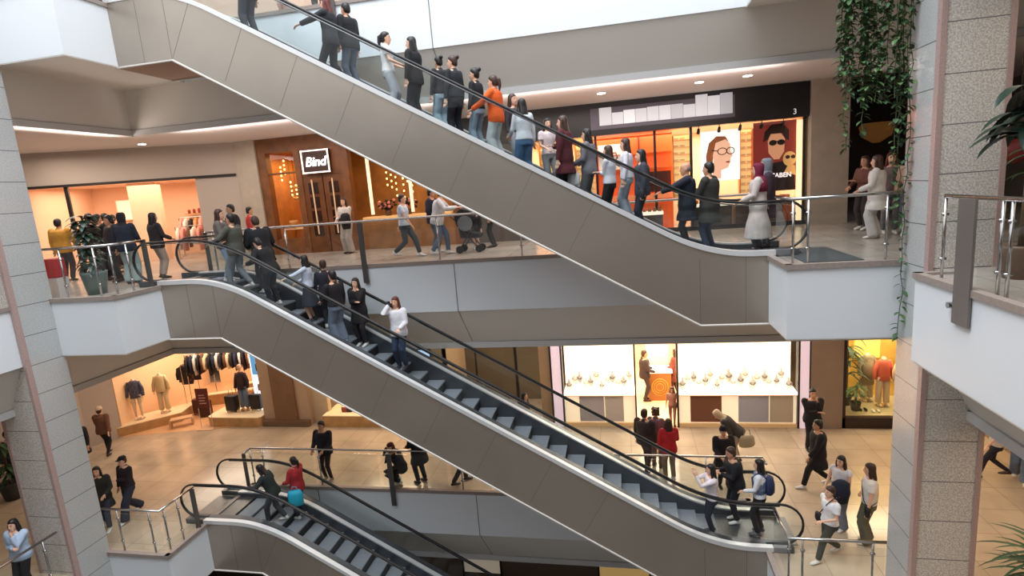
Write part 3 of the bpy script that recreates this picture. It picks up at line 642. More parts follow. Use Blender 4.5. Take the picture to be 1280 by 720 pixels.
# poster: face with round glasses
p1 = thing('poster', 'white poster of a woman wearing thin glasses', 'poster', (2.78, YS+.12, 1.35))
MB().box(-.52, .52, 0, .03, 0, 1.38).build('poster_board', M((246, 244, 242), .5, emit=.75), p1)
mb = MB(); mb.prism([(-.36, .25), (-.38, .7), (-.30, 1.05), (-.10, 1.22), (.14, 1.2), (.22, 1.05), (.12, .98), (-.12, .98), (-.2, .6), (-.22, .25)], 'y', -.006, 0); mb.build('printed_hair', M((150, 86, 50), .6, emit=.3), p1)
mb = MB(); mb.prism([(-.24, .06), (-.18, .4), (-.2, .7), (-.12, 1.04), (.14, 1.12), (.26, 1.0), (.27, .8), (.33, .66), (.27, .6), (.27, .5), (.20, .34), (.02, .28), (.02, .06)], 'y', -.010, -.004); mb.build('printed_face', M((244, 190, 160), .6, emit=.45), p1)
mb = MB()
for cx, r in ((.05, .12), (.27, .10)): mb.tube([(cx+r*math.cos(a), -.016, .80+.09*math.sin(a)) for a in [2*PI*i/16 for i in range(16)]], .012, 5, closed=True)
mb.tube([(-.07, -.016, .82), (-.22, -.016, .84)], .012, 5); mb.build('printed_glasses', M((70, 30, 30), .6), p1)
mb = MB(); disc(mb, .20, .50, .06, .022, -.012); mb.build('printed_lips', M((196, 90, 84), .6), p1)
# poster: man in sunglasses
p2 = thing('poster', 'dark red poster of a man in sunglasses with white lettering', 'poster', (4.2, YS+.12, .95))
MB().box(-.55, .55, 0, .03, 0, 1.88).build('poster_board', M((132, 44, 34), .5, emit=.4), p2)
mb = MB(); mb.prism([(-.3, 0), (-.28, .45), (-.12, .75), (.2, .8), (.5, .55), (.54, 0)], 'y', -.006, 0); mb.build('printed_jacket', M((34, 20, 28), .6), p2)
mb = MB(); mb.prism([(-.18, 1.36), (-.16, 1.05), (-.02, .86), (.12, .86), (.24, 1.06), (.26, 1.4), (.14, 1.58), (-.1, 1.56)], 'y', -.010, -.004); mb.build('printed_face', M((232, 168, 128), .6, emit=.3), p2)
mb = MB(); mb.prism([(-.3, 1.35), (-.26, 1.62), (-.08, 1.8), (.2, 1.8), (.36, 1.62), (.36, 1.35), (.26, 1.4), (.2, 1.55), (-.1, 1.55), (-.19, 1.4)], 'y', -.014, -.008); mb.build('printed_hair', M((46, 22, 22), .6), p2)
mb = MB(); disc(mb, -.05, 1.31, .10, .075, -.018); disc(mb, .16, 1.31, .10, .075, -.018); mb.tube([(-.02, -.02, 1.34), (.12, -.02, 1.34)], .012, 5); mb.build('printed_sunglasses', M((30, 16, 16), .4), p2)
mb = MB(); disc(mb, .38, .85, .17, .2, -.016); mb.prism([(.25, .5), (.35, .7), (.52, .66), (.54, .4)], 'y', -.014, -.008); mb.build('printed_second_face', M((224, 176, 110), .6, emit=.3), p2)
mb = MB(); disc(mb, .33, .90, .06, .05, -.022); disc(mb, .47, .90, .06, .05, -.022); mb.build('printed_round_glasses', M((60, 30, 24), .6), p2)
text('printed_lettering', 'SABEN', .17, M((250, 240, 240), .5, emit=.8), (.18, -.02, .42), (PI/2, 0, 0), p2, .003, 0, .004)
def showcase(x, y, w, z, label, d=.55):
    o = thing('display_counter', label, 'display counter', (x, y, z))
    MB().box(-w/2, w/2, -d/2, d/2, 0, .62).build('counter_body', M((70, 56, 50), .5), o); MB().box(-w/2-.02, w/2+.02, -d/2-.02, d/2+.02, .62, .70).build('lit_top', M((255, 236, 214), .4, emit=.8), o)
    MB().box(-w/2, w/2, -d/2, d/2, .70, .94).build('glass_case', GLASS_SHOP, o)
    mb = MB(); q = 0
    xx = -w/2+.1
    while xx < w/2-.05:
        mb.box(xx, xx+.08, -.15, .1, .70, .74+.12*rnd.random()); xx += .13
    e_ = mb.build('small_goods', M((140, 84, 54), .5), o); e_['kind'] = 'stuff'
showcase(.3, YS-1.4, 1.5, 0, 'lit display counter in front of the orange optician wall')
showcase(4.0, YS+.75, 1.5, 0, 'lit display counter below the sunglasses poster'); showcase(2.6, YS+.75, 1.1, 0, 'lit display counter below the white glasses poster')
# pilaster and dark shop to the right
wall('wall_right', 4.98, 5.9, YS-.35, YS+.3, 0, 3.75, PIL)
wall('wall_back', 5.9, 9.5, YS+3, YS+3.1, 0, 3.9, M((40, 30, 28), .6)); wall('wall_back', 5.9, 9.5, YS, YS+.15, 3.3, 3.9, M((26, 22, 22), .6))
wl = thing('wall_lamp', 'dim amber round light in the dark shop behind the vines', 'lamp', (7.75, YS+2.7, 2.5)); MB().rings([(0, 0, -.4, .1, .08), (0, 0, -.2, .42, .2), (0, 0, 0.1, .5, .25), (0, 0, .2, .4, .2)], 20).build('shade', M((120, 78, 36), .6, emit=.28), wl, True); MB().tube([(0, 0, .2), (0, 0, 1.4)], .012, 6).build('cord', DKMETAL, wl)
mb = MB().box(4.95, 7.5, 13.0, 13.12, 3.36, 3.9); structn(mb, GREYP)

# ================================================================== ground floor shops (z=-6)
Z = -6.0
# diagonal wall on the left
mb = MB(); seg_wall(mb, (-18.7, 12.0), (-18.2, 14.6), Z, Z+3.75); seg_wall(mb, (-18.2, 14.6), (-17.75, 15.5), Z, Z+3.75); seg_wall(mb, (-19.5, 9.0), (-18.7, 12.0), Z+2.6, Z+3.75); struct('wall_left', mb, WALLM)
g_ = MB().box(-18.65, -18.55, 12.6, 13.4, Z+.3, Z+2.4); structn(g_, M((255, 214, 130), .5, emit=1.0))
# clothes shop
mb = MB(); mb.box(-18, -12.5, YS+4.2, YS+4.3, Z, Z+3.75); mb.box(-12.6, -12.5, YS, YS+4.2, Z, Z+3.75); seg_wall(mb, (-17.75, 15.5), (-18.6, YS+4.2), Z, Z+3.75)
struct('wall_back', mb, M((244, 204, 160), .7))
struct('floor', MB().prism([(-17.7, 15.4), (-12.6, 16.6), (-12.6, YS+4.2), (-18.5, YS+4.2)], 'z', Z, Z+.006), M((226, 176, 130), .3, 0, .06, 3))
area('shop_light', (-15.2, YS+1.9, Z+3.6), 4.6, 3.4, 270, (1.0, 0.82, 0.66))
def mannequin(label, x, y, z, rz, top, bottom, tl=.62, skin=(236, 208, 176), head=False, sleeves=True, plaid=None, shorts=False, coat=None):
    o = thing('mannequin', label, 'mannequin', (x, y, z), rz)
    sk = M(skin, .4)
    mb = MB()
    mb.rings([(0, 0, .86, .14, .10), (0, 0, .95, .16, .11), (0, 0, 1.08, .12, .09), (0, 0, 1.25, .16, .11), (0, 0, 1.38, .17, .10), (0, 0, 1.44, .07, .06), (0, 0, 1.52, .05, .05)], 14)
    if head: mb.ell((0, 0.01, 1.63), .075, .095, .12)
    for s in (-1, 1):
        mb.tube([(s*.09, 0, .9), (s*.10, .01, .5), (s*.10, 0, .1)], [.09, .06, .035], 10)
        mb.tube([(s*.17, 0, 1.36), (s*.23, 0, 1.1), (s*.24, .06, .85)], [.05, .04, .028], 8); mb.ell((s*.24, .07, .80), .02, .035, .06)
        mb.ell((s*.10, .05, .05), .04, .12, .05)
    mb.build('figure', sk, o, True)
    mb = MB(); L = 1.44-tl
    mb.rings([(0, 0, L, .19, .14), (0, 0, (L+1.2)/2, .175, .13), (0, 0, 1.25, .18, .13), (0, 0, 1.38, .19, .12), (0, 0, 1.46, .08, .07)], 16)
    if sleeves:
        for s in (-1, 1): mb.tube([(s*.15, 0, 1.40), (s*.24, 0, 1.12), (s*.255, .05, .86)], [.065, .062, .055], 10)
    mb.build('top_garment', M(top, .85, 0, .5 if plaid else 0, 18) if plaid else M(top, .85), o, True)
    if coat: MB().rings([(0, .0, .55, .21, .17), (0, 0, 1.0, .185, .15), (0, 0, 1.38, .18, .12)], 16).build('coat', M(coat, .85), o, True)
    if bottom:
        mb = MB(); e = .62 if shorts else .12
        mb.rings([(0, 0, .82, .19, .13), (0, 0, 1.0, .17, .125)], 14)
        for s in (-1, 1): mb.tube([(s*.09, 0, .92), (s*.105, 0, .5 if not shorts else .75), (s*.11, 0, e)], [.105, .085, .085], 10)
        mb.build('trousers', M(bottom, .85), o, True)
    MB().rings([(0, 0, -.01, .17, .17), (0, 0, .01, .17, .17)], 20).build('base_plate', CHROME, o)
    return o
def plat(label, poly, h, z=Z, m=WOODL, topm=None):
    o = thing('display_platform', label, 'platform', (poly[0][0], poly[0][1], z)); t_ = Matrix.Translation((-poly[0][0], -poly[0][1], 0))
    b = MB().prism(poly, 'z', 0, h-.03).build('base', m, o); b.data.transform(t_)
    b = MB().prism(poly, 'z', h-.03, h).build('deck', topm or M((255, 232, 190), .4), o); b.data.transform(t_)
plat('long light wooden platform under the two left mannequins', [(-17.75, 15.35), (-16.35, 16.75), (-16.6, 17.9), (-17.85, 16.6)], .35)
plat('rounded light platform below the mannequin with suitcases', [(-14.9, 16.4), (-14.75, 16.3), (-12.85, 16.3), (-12.75, 16.4), (-12.75, 17.5), (-14.9, 17.5)], .36)
MX = mannequin('mannequin in a dark plaid shirt and pale shorts at far left of the clothes shop', -17.55, 16.15, Z+.36, PI+.5, (84, 84, 104), (236, 214, 180), plaid=True, shorts=True)
mannequin('mannequin in pale beige jacket and trousers beside the plaid one', -17.0, 16.75, Z+.36, PI+.4, (226, 200, 150), (226, 200, 156), head=False)
mannequin('mannequin in dark jacket and blue jeans between two black suitcases', -13.75, 16.95, Z+.37, PI, (60, 42, 40), (110, 124, 146), head=True, skin=(214, 170, 130))
def suitcase(label, x, y, z, rz=0, c=(34, 28, 32)):
    o = thing('suitcase', label, 'suitcase', (x, y, z), rz)
    b = MB().box(-.22, .22, -.13, .13, .05, .62).build('body', M(c, .5), o); bv = b.modifiers.new('b', 'BEVEL'); bv.width = .04; bv.segments = 3
    MB().tube([(-.08, 0, .6), (-.08, 0, .85), (.08, 0, .85), (.08, 0, .6)], .01, 6).build('handle', CHROME, o)
    for sx in (-1, 1):
        for sy in (-1, 1): MB().tube([(sx*.17-.01, sy*.09, .025), (sx*.17+.01, sy*.09, .025)], .025, 8).build('wheel', RUBBER, o)
suitcase('black suitcase left of the mannequin in jeans', -14.2, 16.85, Z+.36); suitcase('black suitcase right of the mannequin in jeans', -13.3, 17.0, Z+.36)
suitcase('large maroon trunk beside the beige mannequin', -16.1, 17.4, Z+.02, .3, (92, 44, 40)); suitcase('second maroon trunk nearer the shop doorway', -15.7, 17.2, Z, .3, (70, 36, 34))
ra = 0.42
rack('front row of coats over the shop doorway', 'the front row of coats', (-15.3, 17.9), ra, 18, [K_, NV, W_, K_, BR, CRM], 2.4, Z, 2.35)
rack('middle row of coats deep in the clothes shop', 'the middle row of coats', (-14.9, 19.2), ra, 20, [CRM, K_, TAN, W_, BR], 3.0, Z, 2.3)
rack('left row of dark clothes beside the trunk', 'the dark left row', (-16.85, 18.0), ra+1.3, 9, [K_, BR, NV], .9, Z, 1.9)
rack('rear row of light clothes at the clothes shop back wall', 'the light rear row', (-14.6, 20.4), 0.1, 22, [TAN, CRM, W_, BR], 3.2, Z, 2.6)
for i, (x, y) in enumerate(((-15.2, 18.6), (-14.6, 19.8))):
    plat(('low lit shelf in the front of the clothes shop', 'low lit shelf further back in the clothes shop')[i], [(x-1.2, y-.4), (x+1.2, y+.55), (x+1.1, y+.8), (x-1.3, y-.15)], .45)
ss = thing('sign_stand', 'maroon notice on a floor stand at the clothes shop entrance', 'sign', (-14.78, 16.15, Z), .1)
MB().box(-.28, .28, -.2, .2, 0, .025).build('base', M((210, 170, 130), .5), ss); 
for s in (-1, 1): MB().tube([(s*.22, 0, 0), (s*.22, 0, 1.35)], .012, 6).build('post', M((220, 200, 180), .3, .6), ss)
MB().box(-.23, .23, -.015, .015, .78, 1.5).build('notice_board', M((112, 46, 38), .6), ss)
for k in range(4): MB().box(-.13, .13-.04*(k % 2), -.02, -.015, .94+.1*k, .97+.1*k).build('printed_line', M((214, 170, 150), .6), ss)
def bench(label, x, y, z, rz, w=.7, h=.32, c=(214, 170, 126)):
    o = thing('low_stool', label, 'stool', (x, y, z), rz); MB().box(-w/2, w/2, -.16, .16, h-.05, h).build('top', M(c, .5), o)
    for s in (-1, 1): MB().box(s*w/2-.03, s*w/2+.03, -.15, .15, 0, h-.05).build('side', M(c, .5), o)
bench('low wooden stool beside the left mannequin platform', -16.0, 16.35, Z, .6); bench('low wooden stool behind the maroon notice stand', -14.75, 16.75, Z, .3, .5)
lp = thing('light_panel', 'tall glowing white panel with a blue accessories picture at the clothes shop', 'panel', (-13.0, 17.0, Z))
MB().box(-.33, .33, 0, .06, .38, 3.3).build('panel', M((240, 246, 255), .4, emit=1.1), lp); MB().box(-.27, .27, -.02, 0, 1.7, 2.45).build('blue_picture', M((110, 176, 226), .4, emit=.5), lp)
MB().box(-.1, .14, -.03, -.02, 1.85, 2.1).build('picture_bag', M((30, 34, 60), .5), lp); MB().box(-.14, .1, -.03, -.02, 1.1, 1.35).build('picture_patch', M((186, 130, 140), .5), lp); MB().box(-.2, .24, -.03, -.02, 2.62, 2.66).build('caption', M((140, 140, 150), .5), lp)
# pillar and walls next to it
wall('wall_back', -12.7, -12.2, YS-.2, YS+.3, Z, Z+3.75, M((188, 158, 130), .5)); wall('wall_back', -12.2, -11.35, YS-.3, YS+.3, Z, Z+3.75, M((132, 96, 68), .5, 0, .1, 2)); wall('wall_back', -11.35, -10.9, YS-.2, YS+.3, Z, Z+3.75, M((188, 158, 130), .5))
wall('baseboard_back', -12.7, -10.9, YS-.36, YS-.2, Z, Z+.22, M((120, 92, 70), .5))
wall('wall_back', -10.9, -10.3, YS, YS+.2, Z, Z+3.75, M((200, 176, 146), .6))
mb = MB(); mb.box(-10.3, -5.9, YS+2.2, YS+2.3, Z, Z+3.75); mb.box(-5.95, -5.85, YS, YS+2.2, Z, Z+3.75); struct('wall_back', mb, M((226, 190, 150), .7))
area('shop_light', (-8.6, YS+1.1, Z+3.4), 2.6, 1.6, 120, (1.0, 0.78, 0.52))
plat('low lit platform with small goods right of the brown pillar', [(-10.35, 16.35), (-7.2, 16.35), (-7.2, 17.4), (-10.35, 17.4)], .42)
for i, (x, c) in enumerate(((-9.7, (150, 70, 50)), (-9.5, (60, 40, 40)), (-9.25, (200, 60, 50)), (-8.95, (120, 90, 60)))):
    o = thing('handbag', ['rust handbag first on the low lit platform', 'small dark handbag on the low lit platform', 'red handbag on the low lit platform', 'tan handbag last on the low lit platform'][i], 'bag', (x, 16.7, Z+.42))
    MB().rings([(0, 0, 0, .10, .05), (0, 0, .12, .11, .055), (0, 0, .16, .09, .03)], 12).build('body', M(c, .6), o, True); MB().tube([(.07*math.cos(a), 0, .15+.1*math.sin(a)) for a in [PI*k/8 for k in range(9)]], .008, 5).build('handle', M(c, .6), o)
rack('rail of clothes behind the low lit platform', 'the rail behind the low platform', (-9.5, 18.2), 0.0, 10, [CRM, TAN, W_, BR], 1.4, Z, 1.5)
# dark glazed shop with olive wall
wall('wall_back', -5.85, -2.45, YS+2.2, YS+2.3, Z, Z+3.75, M((120, 106, 84), .7)); 
mb = MB(); mb.box(-5.85, -2.6, YS, YS+.05, Z, Z+.1); mb.box(-3.55, -3.47, YS, YS+.08, Z, Z+3.75); mb.box(-4.85, -4.81, YS, YS+.08, Z, Z+3.75); structn(mb, DKMETAL)
wall('wall_back', -6.9, -5.85, YS, YS+.12, Z, Z+3.75, M((150, 136, 110), .7)); wall('trim_91', -5.3, -2.7, YS+2.0, YS+2.2, Z+2.2, Z+3.75, M((58, 50, 48), .6))
gg = thing('shop_glass', 'tall clear glass panes of the dim shop left of the jewellery shop', 'glass', (-4.2, YS+.03, Z)); MB().box(-.58, .65, -.006, .006, .1, 3.7).build('pane', GLASS_SHOP, gg); MB().box(.75, 1.6, -.006, .006, .1, 3.7).build('pane', GLASS_SHOP, gg)
wall('wall_back', -2.75, -2.4, YS-.05, YS+.2, Z, Z+3.75, M((170, 140, 110), .5))
area('shop_light', (-4.2, YS+1.2, Z+3.4), 2.4, 1.2, 20, (1.0, 0.86, 0.66))
mn = thing('monitor', 'small bright screen seen past the woman in the white hoodie', 'screen', (-6.6, YS-.12, Z+2.25)); MB().box(-.3, .3, 0, .06, 0, .4).build('casing', BLACK, mn); MB().box(-.27, .27, -.01, 0, .03, .37).build('display', M((176, 206, 240), .3, emit=.8), mn)
# jewellery shop
JW = thing('storefront', 'brilliantly lit jewellery shop front with white window displays', 'shop front', (1.2, YS, Z))
PJ = lambda mb, n, m, par=JW, smooth=False: PF(mb, n, m, par, (1.2, YS, Z), smooth)
GLOW = M((255, 246, 230), .6, emit=1.15); CRG = M((255, 232, 196), .6, emit=.55)
for a, b in ((-2.35, -2.05), (4.85, 5.12)): PJ(MB().box(a, b, YS-.12, YS+.1, Z, Z+3.75), 'lit_pillar', M((238, 214, 226), .5, emit=.45))
for x in (-2.38, -2.04, .20, 1.45, 4.84, 5.14): PJ(MB().box(x-.025, x+.025, YS-.14, YS+.1, Z, Z+3.75), 'dark_upright', DKMETAL)
for a, b in ((-2.02, .18), (1.48, 4.82)):
    PJ(MB().box(a, b, YS-.08, YS+.02, Z, Z+.10), 'plinth', M((200, 160, 110), .5, emit=.3))
    PJ(MB().box(a, b, YS+.0, YS+.05, Z+.1, Z+1.02), 'lower_panel', CRG)
    PJ(MB().box(a, b, YS-.1, YS+.7, Z+1.02, Z+1.10), 'window_shelf', GLOW)
    PJ(MB().box(a, b, YS+.65, YS+.7, Z+1.1, Z+3.75), 'window_back', M((255, 236, 208), .6, emit=1.1))
    PJ(MB().box(a, b, YS-.06, YS-.045, Z+1.1, Z+3.7), 'window_pane', GLASS_SHOP)
    PJ(MB().box(a, b, YS-.1, YS-.02, Z+1.0, Z+1.03), 'gold_sill', GOLD)
for a, b, c in ((-1.55, -.78, (176, 170, 176)), (-.75, -.18, (196, 188, 180)), (1.82, 2.72, (122, 78, 56)), (3.2, 4.05, (180, 182, 196)), (4.08, 4.72, (204, 192, 172))):
    PJ(MB().box(a, b, YS-.03, YS, Z+.14, Z+.98), 'fabric_panel', M(c, .6))
PJ(MB().box(-2.4, 5.15, YS-.1, YS+.1, Z+3.6, Z+3.75), 'header', M((240, 226, 206), .5))
# display stands with jewellery, in both windows
def bust(label, x, y, z, s, dark, grp):
    o = thing('jewellery_bust', label, 'jewellery stand', (x, y, z), group=grp)
    MB().rings([(0, 0, 0, .06*s, .05*s), (0, 0, .03*s, .05*s, .04*s), (0, 0, .1*s, .11*s, .06*s), (0, 0, .22*s, .12*s, .05*s), (0, 0, .28*s, .05*s, .035*s), (0, 0, .4*s, .035*s, .03*s)], 12).build('bust_form', M((250, 240, 226), .5), o, True)
    mb = MB().tube([(.07*s*math.cos(a), -.055*s, .22*s+.07*s*math.sin(a)) for a in [PI+PI*i/8 for i in range(9)]], .012*s, 5); mb.build('necklace', M(dark, .3, .5), o)
for k in range(12):
    bust('pale necklace bust, %s from the left in the left jewellery window' % ORDS[k], -1.85+.17*k, YS+.2+.2*(k % 2), Z+1.1+.12*(k % 3), .8+.25*rnd.random(), ((92, 80, 70), (170, 150, 120))[k % 2], 'busts in the left jewellery window')
for k in range(19):
    bust('pale necklace bust, %s from the left in the right jewellery window' % ORDS[k], 1.62+.168*k, YS+.2+.2*(k % 2), Z+1.1+.12*(k % 3), .8+.3*rnd.random(), ((92, 80, 70), (150, 120, 100))[k % 2], 'busts in the right jewellery window')
sc_ = thing('hanging_screen', 'framed glowing white screen in the right jewellery window', 'screen', (3.07, YS+.3, Z+2.65)); MB().box(-.66, .66, 0, .06, 0, 1.0).build('frame', M((120, 110, 104), .4, .5), sc_); MB().box(-.6, .6, -.01, 0, .06, .96).build('display', M((255, 255, 255), .4, emit=1.6), sc_)
# interior of the shop seen through the doorway
mb = MB(); mb.box(-2.3, 5.1, YS+6.2, YS+6.3, Z, Z+3.75); mb.box(-.6, -.5, YS+.7, YS+6.2, Z, Z+3.75); mb.box(2.6, 2.7, YS+.7, YS+6.2, Z, Z+3.75); struct('wall_back', mb, M((255, 228, 190), .6))
struct('floor', MB().box(-.5, 2.6, YS-.05, YS+6.2, Z, Z+.008), M((250, 220, 180), .25))
area('shop_light', (1.0, YS+2.6, Z+3.6), 2.2, 4.5, 300, (1.0, 0.88, 0.70))
area('shop_light', (-.9, YS+.35, Z+3.65), 2.0, .4, 60, (1.0, 0.94, 0.84)); area('shop_light', (3.1, YS+.35, Z+3.65), 3.2, .4, 90, (1.0, 0.94, 0.84))
jd = thing('display_counter', 'white jewellery counter with ornate gold front in the doorway', 'counter', (1.05, YS+2.3, Z))
MB().box(-.38, .38, -.3, .3, 0, 1.0).build('cabinet', M((160, 104, 50), .4), jd); MB().box(-.42, .42, -.34, .34, 1.0, 1.08).build('countertop', GLOW, jd); MB().box(-.4, .4, 1.0, 1.05, .9, 2.0).build('white_backboard', M((250, 240, 225), .6), jd)
mb = MB()
for r in (.12, .2, .27): mb.tube([(r*math.cos(a), -.315, .5+r*math.sin(a)*1.1) for a in [2*PI*i/16 for i in range(16)]], .016, 5, closed=True)
mb.build('gold_ornament', GOLD, jd)
# pilaster and fashion window on the right
wall('wall_back', 5.15, 6.0, YS-.15, YS+.3, Z, Z+3.75, M((150, 130, 116), .5, 0, .06, 2))
for y_, z_ in ((0, Z), (0, 0)): pass
sc2 = thing('wall_sconce', 'small wall light on the pilaster by the fashion window', 'lamp', (5.6, YS-.18, Z+3.2)); MB().rings([(0, 0, 0, .02, .02), (0, 0, .25, .06, .05)], 10).build('shade', M((240, 226, 200), .4, emit=.3), sc2, True)
FW = thing('storefront', 'fashion shop window with dark frame, palm leaves and two mannequins', 'shop front', (6.9, YS, Z)); PW = lambda mb, n, m, par=FW: PF(mb, n, m, par, (6.9, YS, Z))
mb = MB(); mb.box(6.0, 6.1, YS-.1, YS+.05, Z, Z+3.75); mb.box(6.0, 9.4, YS-.1, YS+.05, Z, Z+.32); PW(mb, 'dark_frame', M((44, 30, 28), .4))
PW(MB().box(6.1, 9.4, YS-.05, YS-.035, Z+.32, Z+3.7), 'window_pane', GLASS_SHOP)
PW(MB().box(6.05, 9.4, YS+.05, YS+1.6, Z+.26, Z+.34), 'window_floor', M((190, 176, 130), .6))
PW(MB().box(6.0, 9.4, YS+1.6, YS+1.7, Z, Z+3.75), 'window_back', M((236, 190, 90), .6, 0, .3, 1.2))
PW(MB().box(6.9, 7.6, YS+1.5, YS+1.6, Z+1.6, Z+3.75), 'yellow_panel', M((255, 216, 110), .6, emit=.5))
area('shop_light', (7.4, YS+.8, Z+3.6), 2.6, 1.2, 130, (1.0, 0.84, 0.56))
mannequin('mannequin in a coral orange shirt in the fashion window', 7.40, YS+.75, Z+.35, PI+.1, (232, 112, 84), (222, 196, 160), coat=None)
mannequin('mannequin in a cream knit top beside the coral one', 7.88, YS+.60, Z+.35, PI-.1, (240, 206, 160), (214, 190, 160))
mannequin('mannequin in a grey-green coat left of the coral shirt', 7.12, YS+1.15, Z+.35, PI+.2, (150, 140, 110), (200, 180, 150), coat=(150, 136, 104))
for i, (x, y) in enumerate(((6.75, YS+.4), (7.05, YS+.3))): 
    o = thing('shoes', ('pair of dark sandals on the fashion window floor', 'pair of pale sandals on the fashion window floor')[i], 'shoes', (x, y, Z+.35))
    for s in (-1, 1): MB().ell((s*.07, 0, .03), .04, .12, .035).build('shoe', M(((40, 30, 28), (230, 220, 200))[i], .6), o, True)

# ================================================================== lower floor, glimpsed under the ground floor slab
Z2 = -12.0
wall('wall_back', -12, 5, YS, YS+.2, Z2, Z2+3.75, M((110, 96, 84), .7))
for i, (x0, x1, zt, lb, c, e) in enumerate(((-5.9, -4.6, 2.9, 'dim shop window with white shelves on the lower floor', (210, 196, 176), .25), (-1.2, .4, 2.9, 'warm lit shop window on the lower floor, partly behind the truss', (214, 176, 110), .35))):
    o = thing('shop_window', lb, 'shop window', ((x0+x1)/2, YS-.05, Z2)); w = x1-x0
    MB().box(-w/2, w/2, -.02, .0, .5, 3.6).build('lit_back', M(c, .6, emit=e), o); MB().box(-w/2-.05, -w/2, -.1, 0, 0, 3.7).build('frame', DKMETAL, o); MB().box(w/2, w/2+.05, -.1, 0, 0, 3.7).build('frame', DKMETAL, o)
    for k in range(5):
        sh = MB().box(-w/2, w/2, -.25, 0, 1.2+.5*k, 1.23+.5*k).build('shelf', M((200, 190, 180), .5), o); mb = MB()
        for q in range(7): mb.box(-w/2+.05+q*w/7, -w/2+.05+q*w/7+.1, -.2, -.05, 1.23+.5*k, 1.33+.5*k+.2*rnd.random())
        e_ = mb.build('goods', M((90, 50, 40) if k % 2 else (150, 120, 90), .7), sh); e_['kind'] = 'stuff'
# upper floor, glimpsed at the very top
wall('wall_back', -14, 5, 17.5, 17.7, 6, 9.75, M((200, 170, 150), .7)); 
# ================================================================== PEOPLE
SKIN = {'l': M((226, 178, 150), .55), 'm': M((204, 152, 122), .55), 'd': M((176, 124, 96), .55)}
HAIRC = {'k': M((26, 20, 20), .45), 'b': M((62, 38, 28), .45), 'r': M((96, 38, 30), .45), 'y': M((176, 140, 100), .5), 'g': M((120, 116, 112), .5)}
ARM = {  # hand target in body space (x outward), for a 1.7 m body
    'down': (.25, .05, .80), 'rail': (.30, .40, 1.08), 'phone': (.06, .32, 1.22), 'face': (.06, .17, 1.43), 'ear': (.125, .09, 1.55), 'fold': (-.08, .22, 1.16),
    'hold': (.16, .30, 1.02), 'hip': (.20, .08, 1.02), 'up': (.10, .36, 1.52), 'reach': (.24, .52, 1.18), 'pocket': (.20, .10, .92), 'swing': (.24, .26, .92),
    'swingb': (.25, -.20, .88), 'back': (.10, -.16, 1.0), 'low': (.18, .30, .72)}
def ik(a, c, l1, l2, pole):
    a, c = Vector(a), Vector(c); d = c-a; L = min(d.length, (l1+l2)*.995)
    dn = d.normalized(); c = a+dn*L
    x = (l1*l1-l2*l2+L*L)/(2*L); h = math.sqrt(max(l1*l1-x*x, 1e-6))
    p = Vector(pole); p = (p-dn*p.dot(dn)).normalized()
    return a, a+dn*x+p*h, c
LEGS = {'stand': ((.10, .02), (.10, -.02), 0, 0), 'wide': ((.15, .04), (.13, -.03), 0, 0), 'step': ((.09, .20), (.09, -.18), 0, .02), 'walk': ((.09, .32), (.09, -.30), 0, .07), 'cross': ((.03, .10), (.06, -.02), 0, 0)}
def skeleton(p):
    """joints for height 1.7"""
    s = {}
    hipz = .90
    legs = LEGS.get(p['legs'], LEGS['stand'])
    if p['legs'] == 'walk': hipz = .855
    if p['legs'] == 'step': hipz = .885
    if p['legs'] == 'crouch': hipz = .42
    lean = p['lean']; cl, sl_ = math.cos(lean), math.sin(lean)
    def T(x, y, z):   # torso space -> leaned about hips
        z -= .92; return Vector((x, y*cl+z*sl_, hipz+.02+z*cl-y*sl_))
    s['T'] = T; s['hipz'] = hipz
    for i, sd in ((0, -1), (1, 1)):
        fx, fy, _, lift = legs[0 if i == 0 else 1] + (0, 0) if len(legs[i]) == 2 else legs[i]
        if p['legs'] == 'crouch': ank = Vector((sd*.12, .10, .09)); pole = (0, 1, .6)
        else: ank = Vector((sd*fx, fy, .09+(legs[3] if i == 1 else 0))); pole = (0, 1, 0)
        s['leg%d' % i] = ik((sd*.095, 0, hipz), ank, .43, .41, pole)
        sh = T(sd*p['sw'], 0, 1.39)
        tgt = ARM[p['arms'][i]]; tg = Vector((sd*tgt[0], tgt[1], tgt[2]))
        if p['arms'][i] in ('down', 'pocket', 'swing', 'swingb', 'low', 'face', 'ear', 'fold', 'phone', 'back', 'hip'):
            t_ = T(tg.x, tg.y, tg.z); tg = t_ if p['arms'][i] not in ('down',) else Vector((sd*.27, sh.y+.06, sh.z-.58))
        s['arm%d' % i] = ik(sh, tg, .285, .26, (sd*.35, -.1, -1) if p['arms'][i] in ('face', 'ear', 'phone', 'fold', 'up', 'hold') else (sd*.8, -.7, -.6))
    return s
HEADC = (0, .015, 1.60)
def head_geo(mb, T, turn, mi=0):
    """head rings with jaw, nose, ears; turned about the neck"""
    mt = Matrix.Translation(Vector(HEADC)) @ Matrix.Rotation(turn, 4, 'Z') @ Matrix.Translation(-Vector(HEADC))
    h = MB(); cx, cy, cz = HEADC
    rs = [(0, .045, -.128, .020, .020), (0, .035, -.118, .038, .040), (0, .022, -.09, .054, .068), (0, .010, -.05, .066, .084), (0, 0, 0, .073, .094), (0, -.005, .04, .074, .097), (0, -.008, .075, .066, .086), (0, -.01, .102, .045, .06), (0, -.01, .115, .018, .025)]
    h.rings([(cx+a, cy+b, cz+c, d, e) for a, b, c, d, e in rs], 16)
    h.tube([(cx, cy+.088, cz+.012), (cx, cy+.104, cz-.018), (cx, cy+.112, cz-.036), (cx, cy+.092, cz-.046)], [.008, .012, .016, .012], 8)
    for s in (-1, 1): h.ell((cx+s*.074, cy-.006, cz-.012), .010, .018, .030, 8, 6)
    h.xf(mt); h.v = [tuple(T(*p)) for p in h.v]; mb.add(h.v, h.f, mi)
    return mt
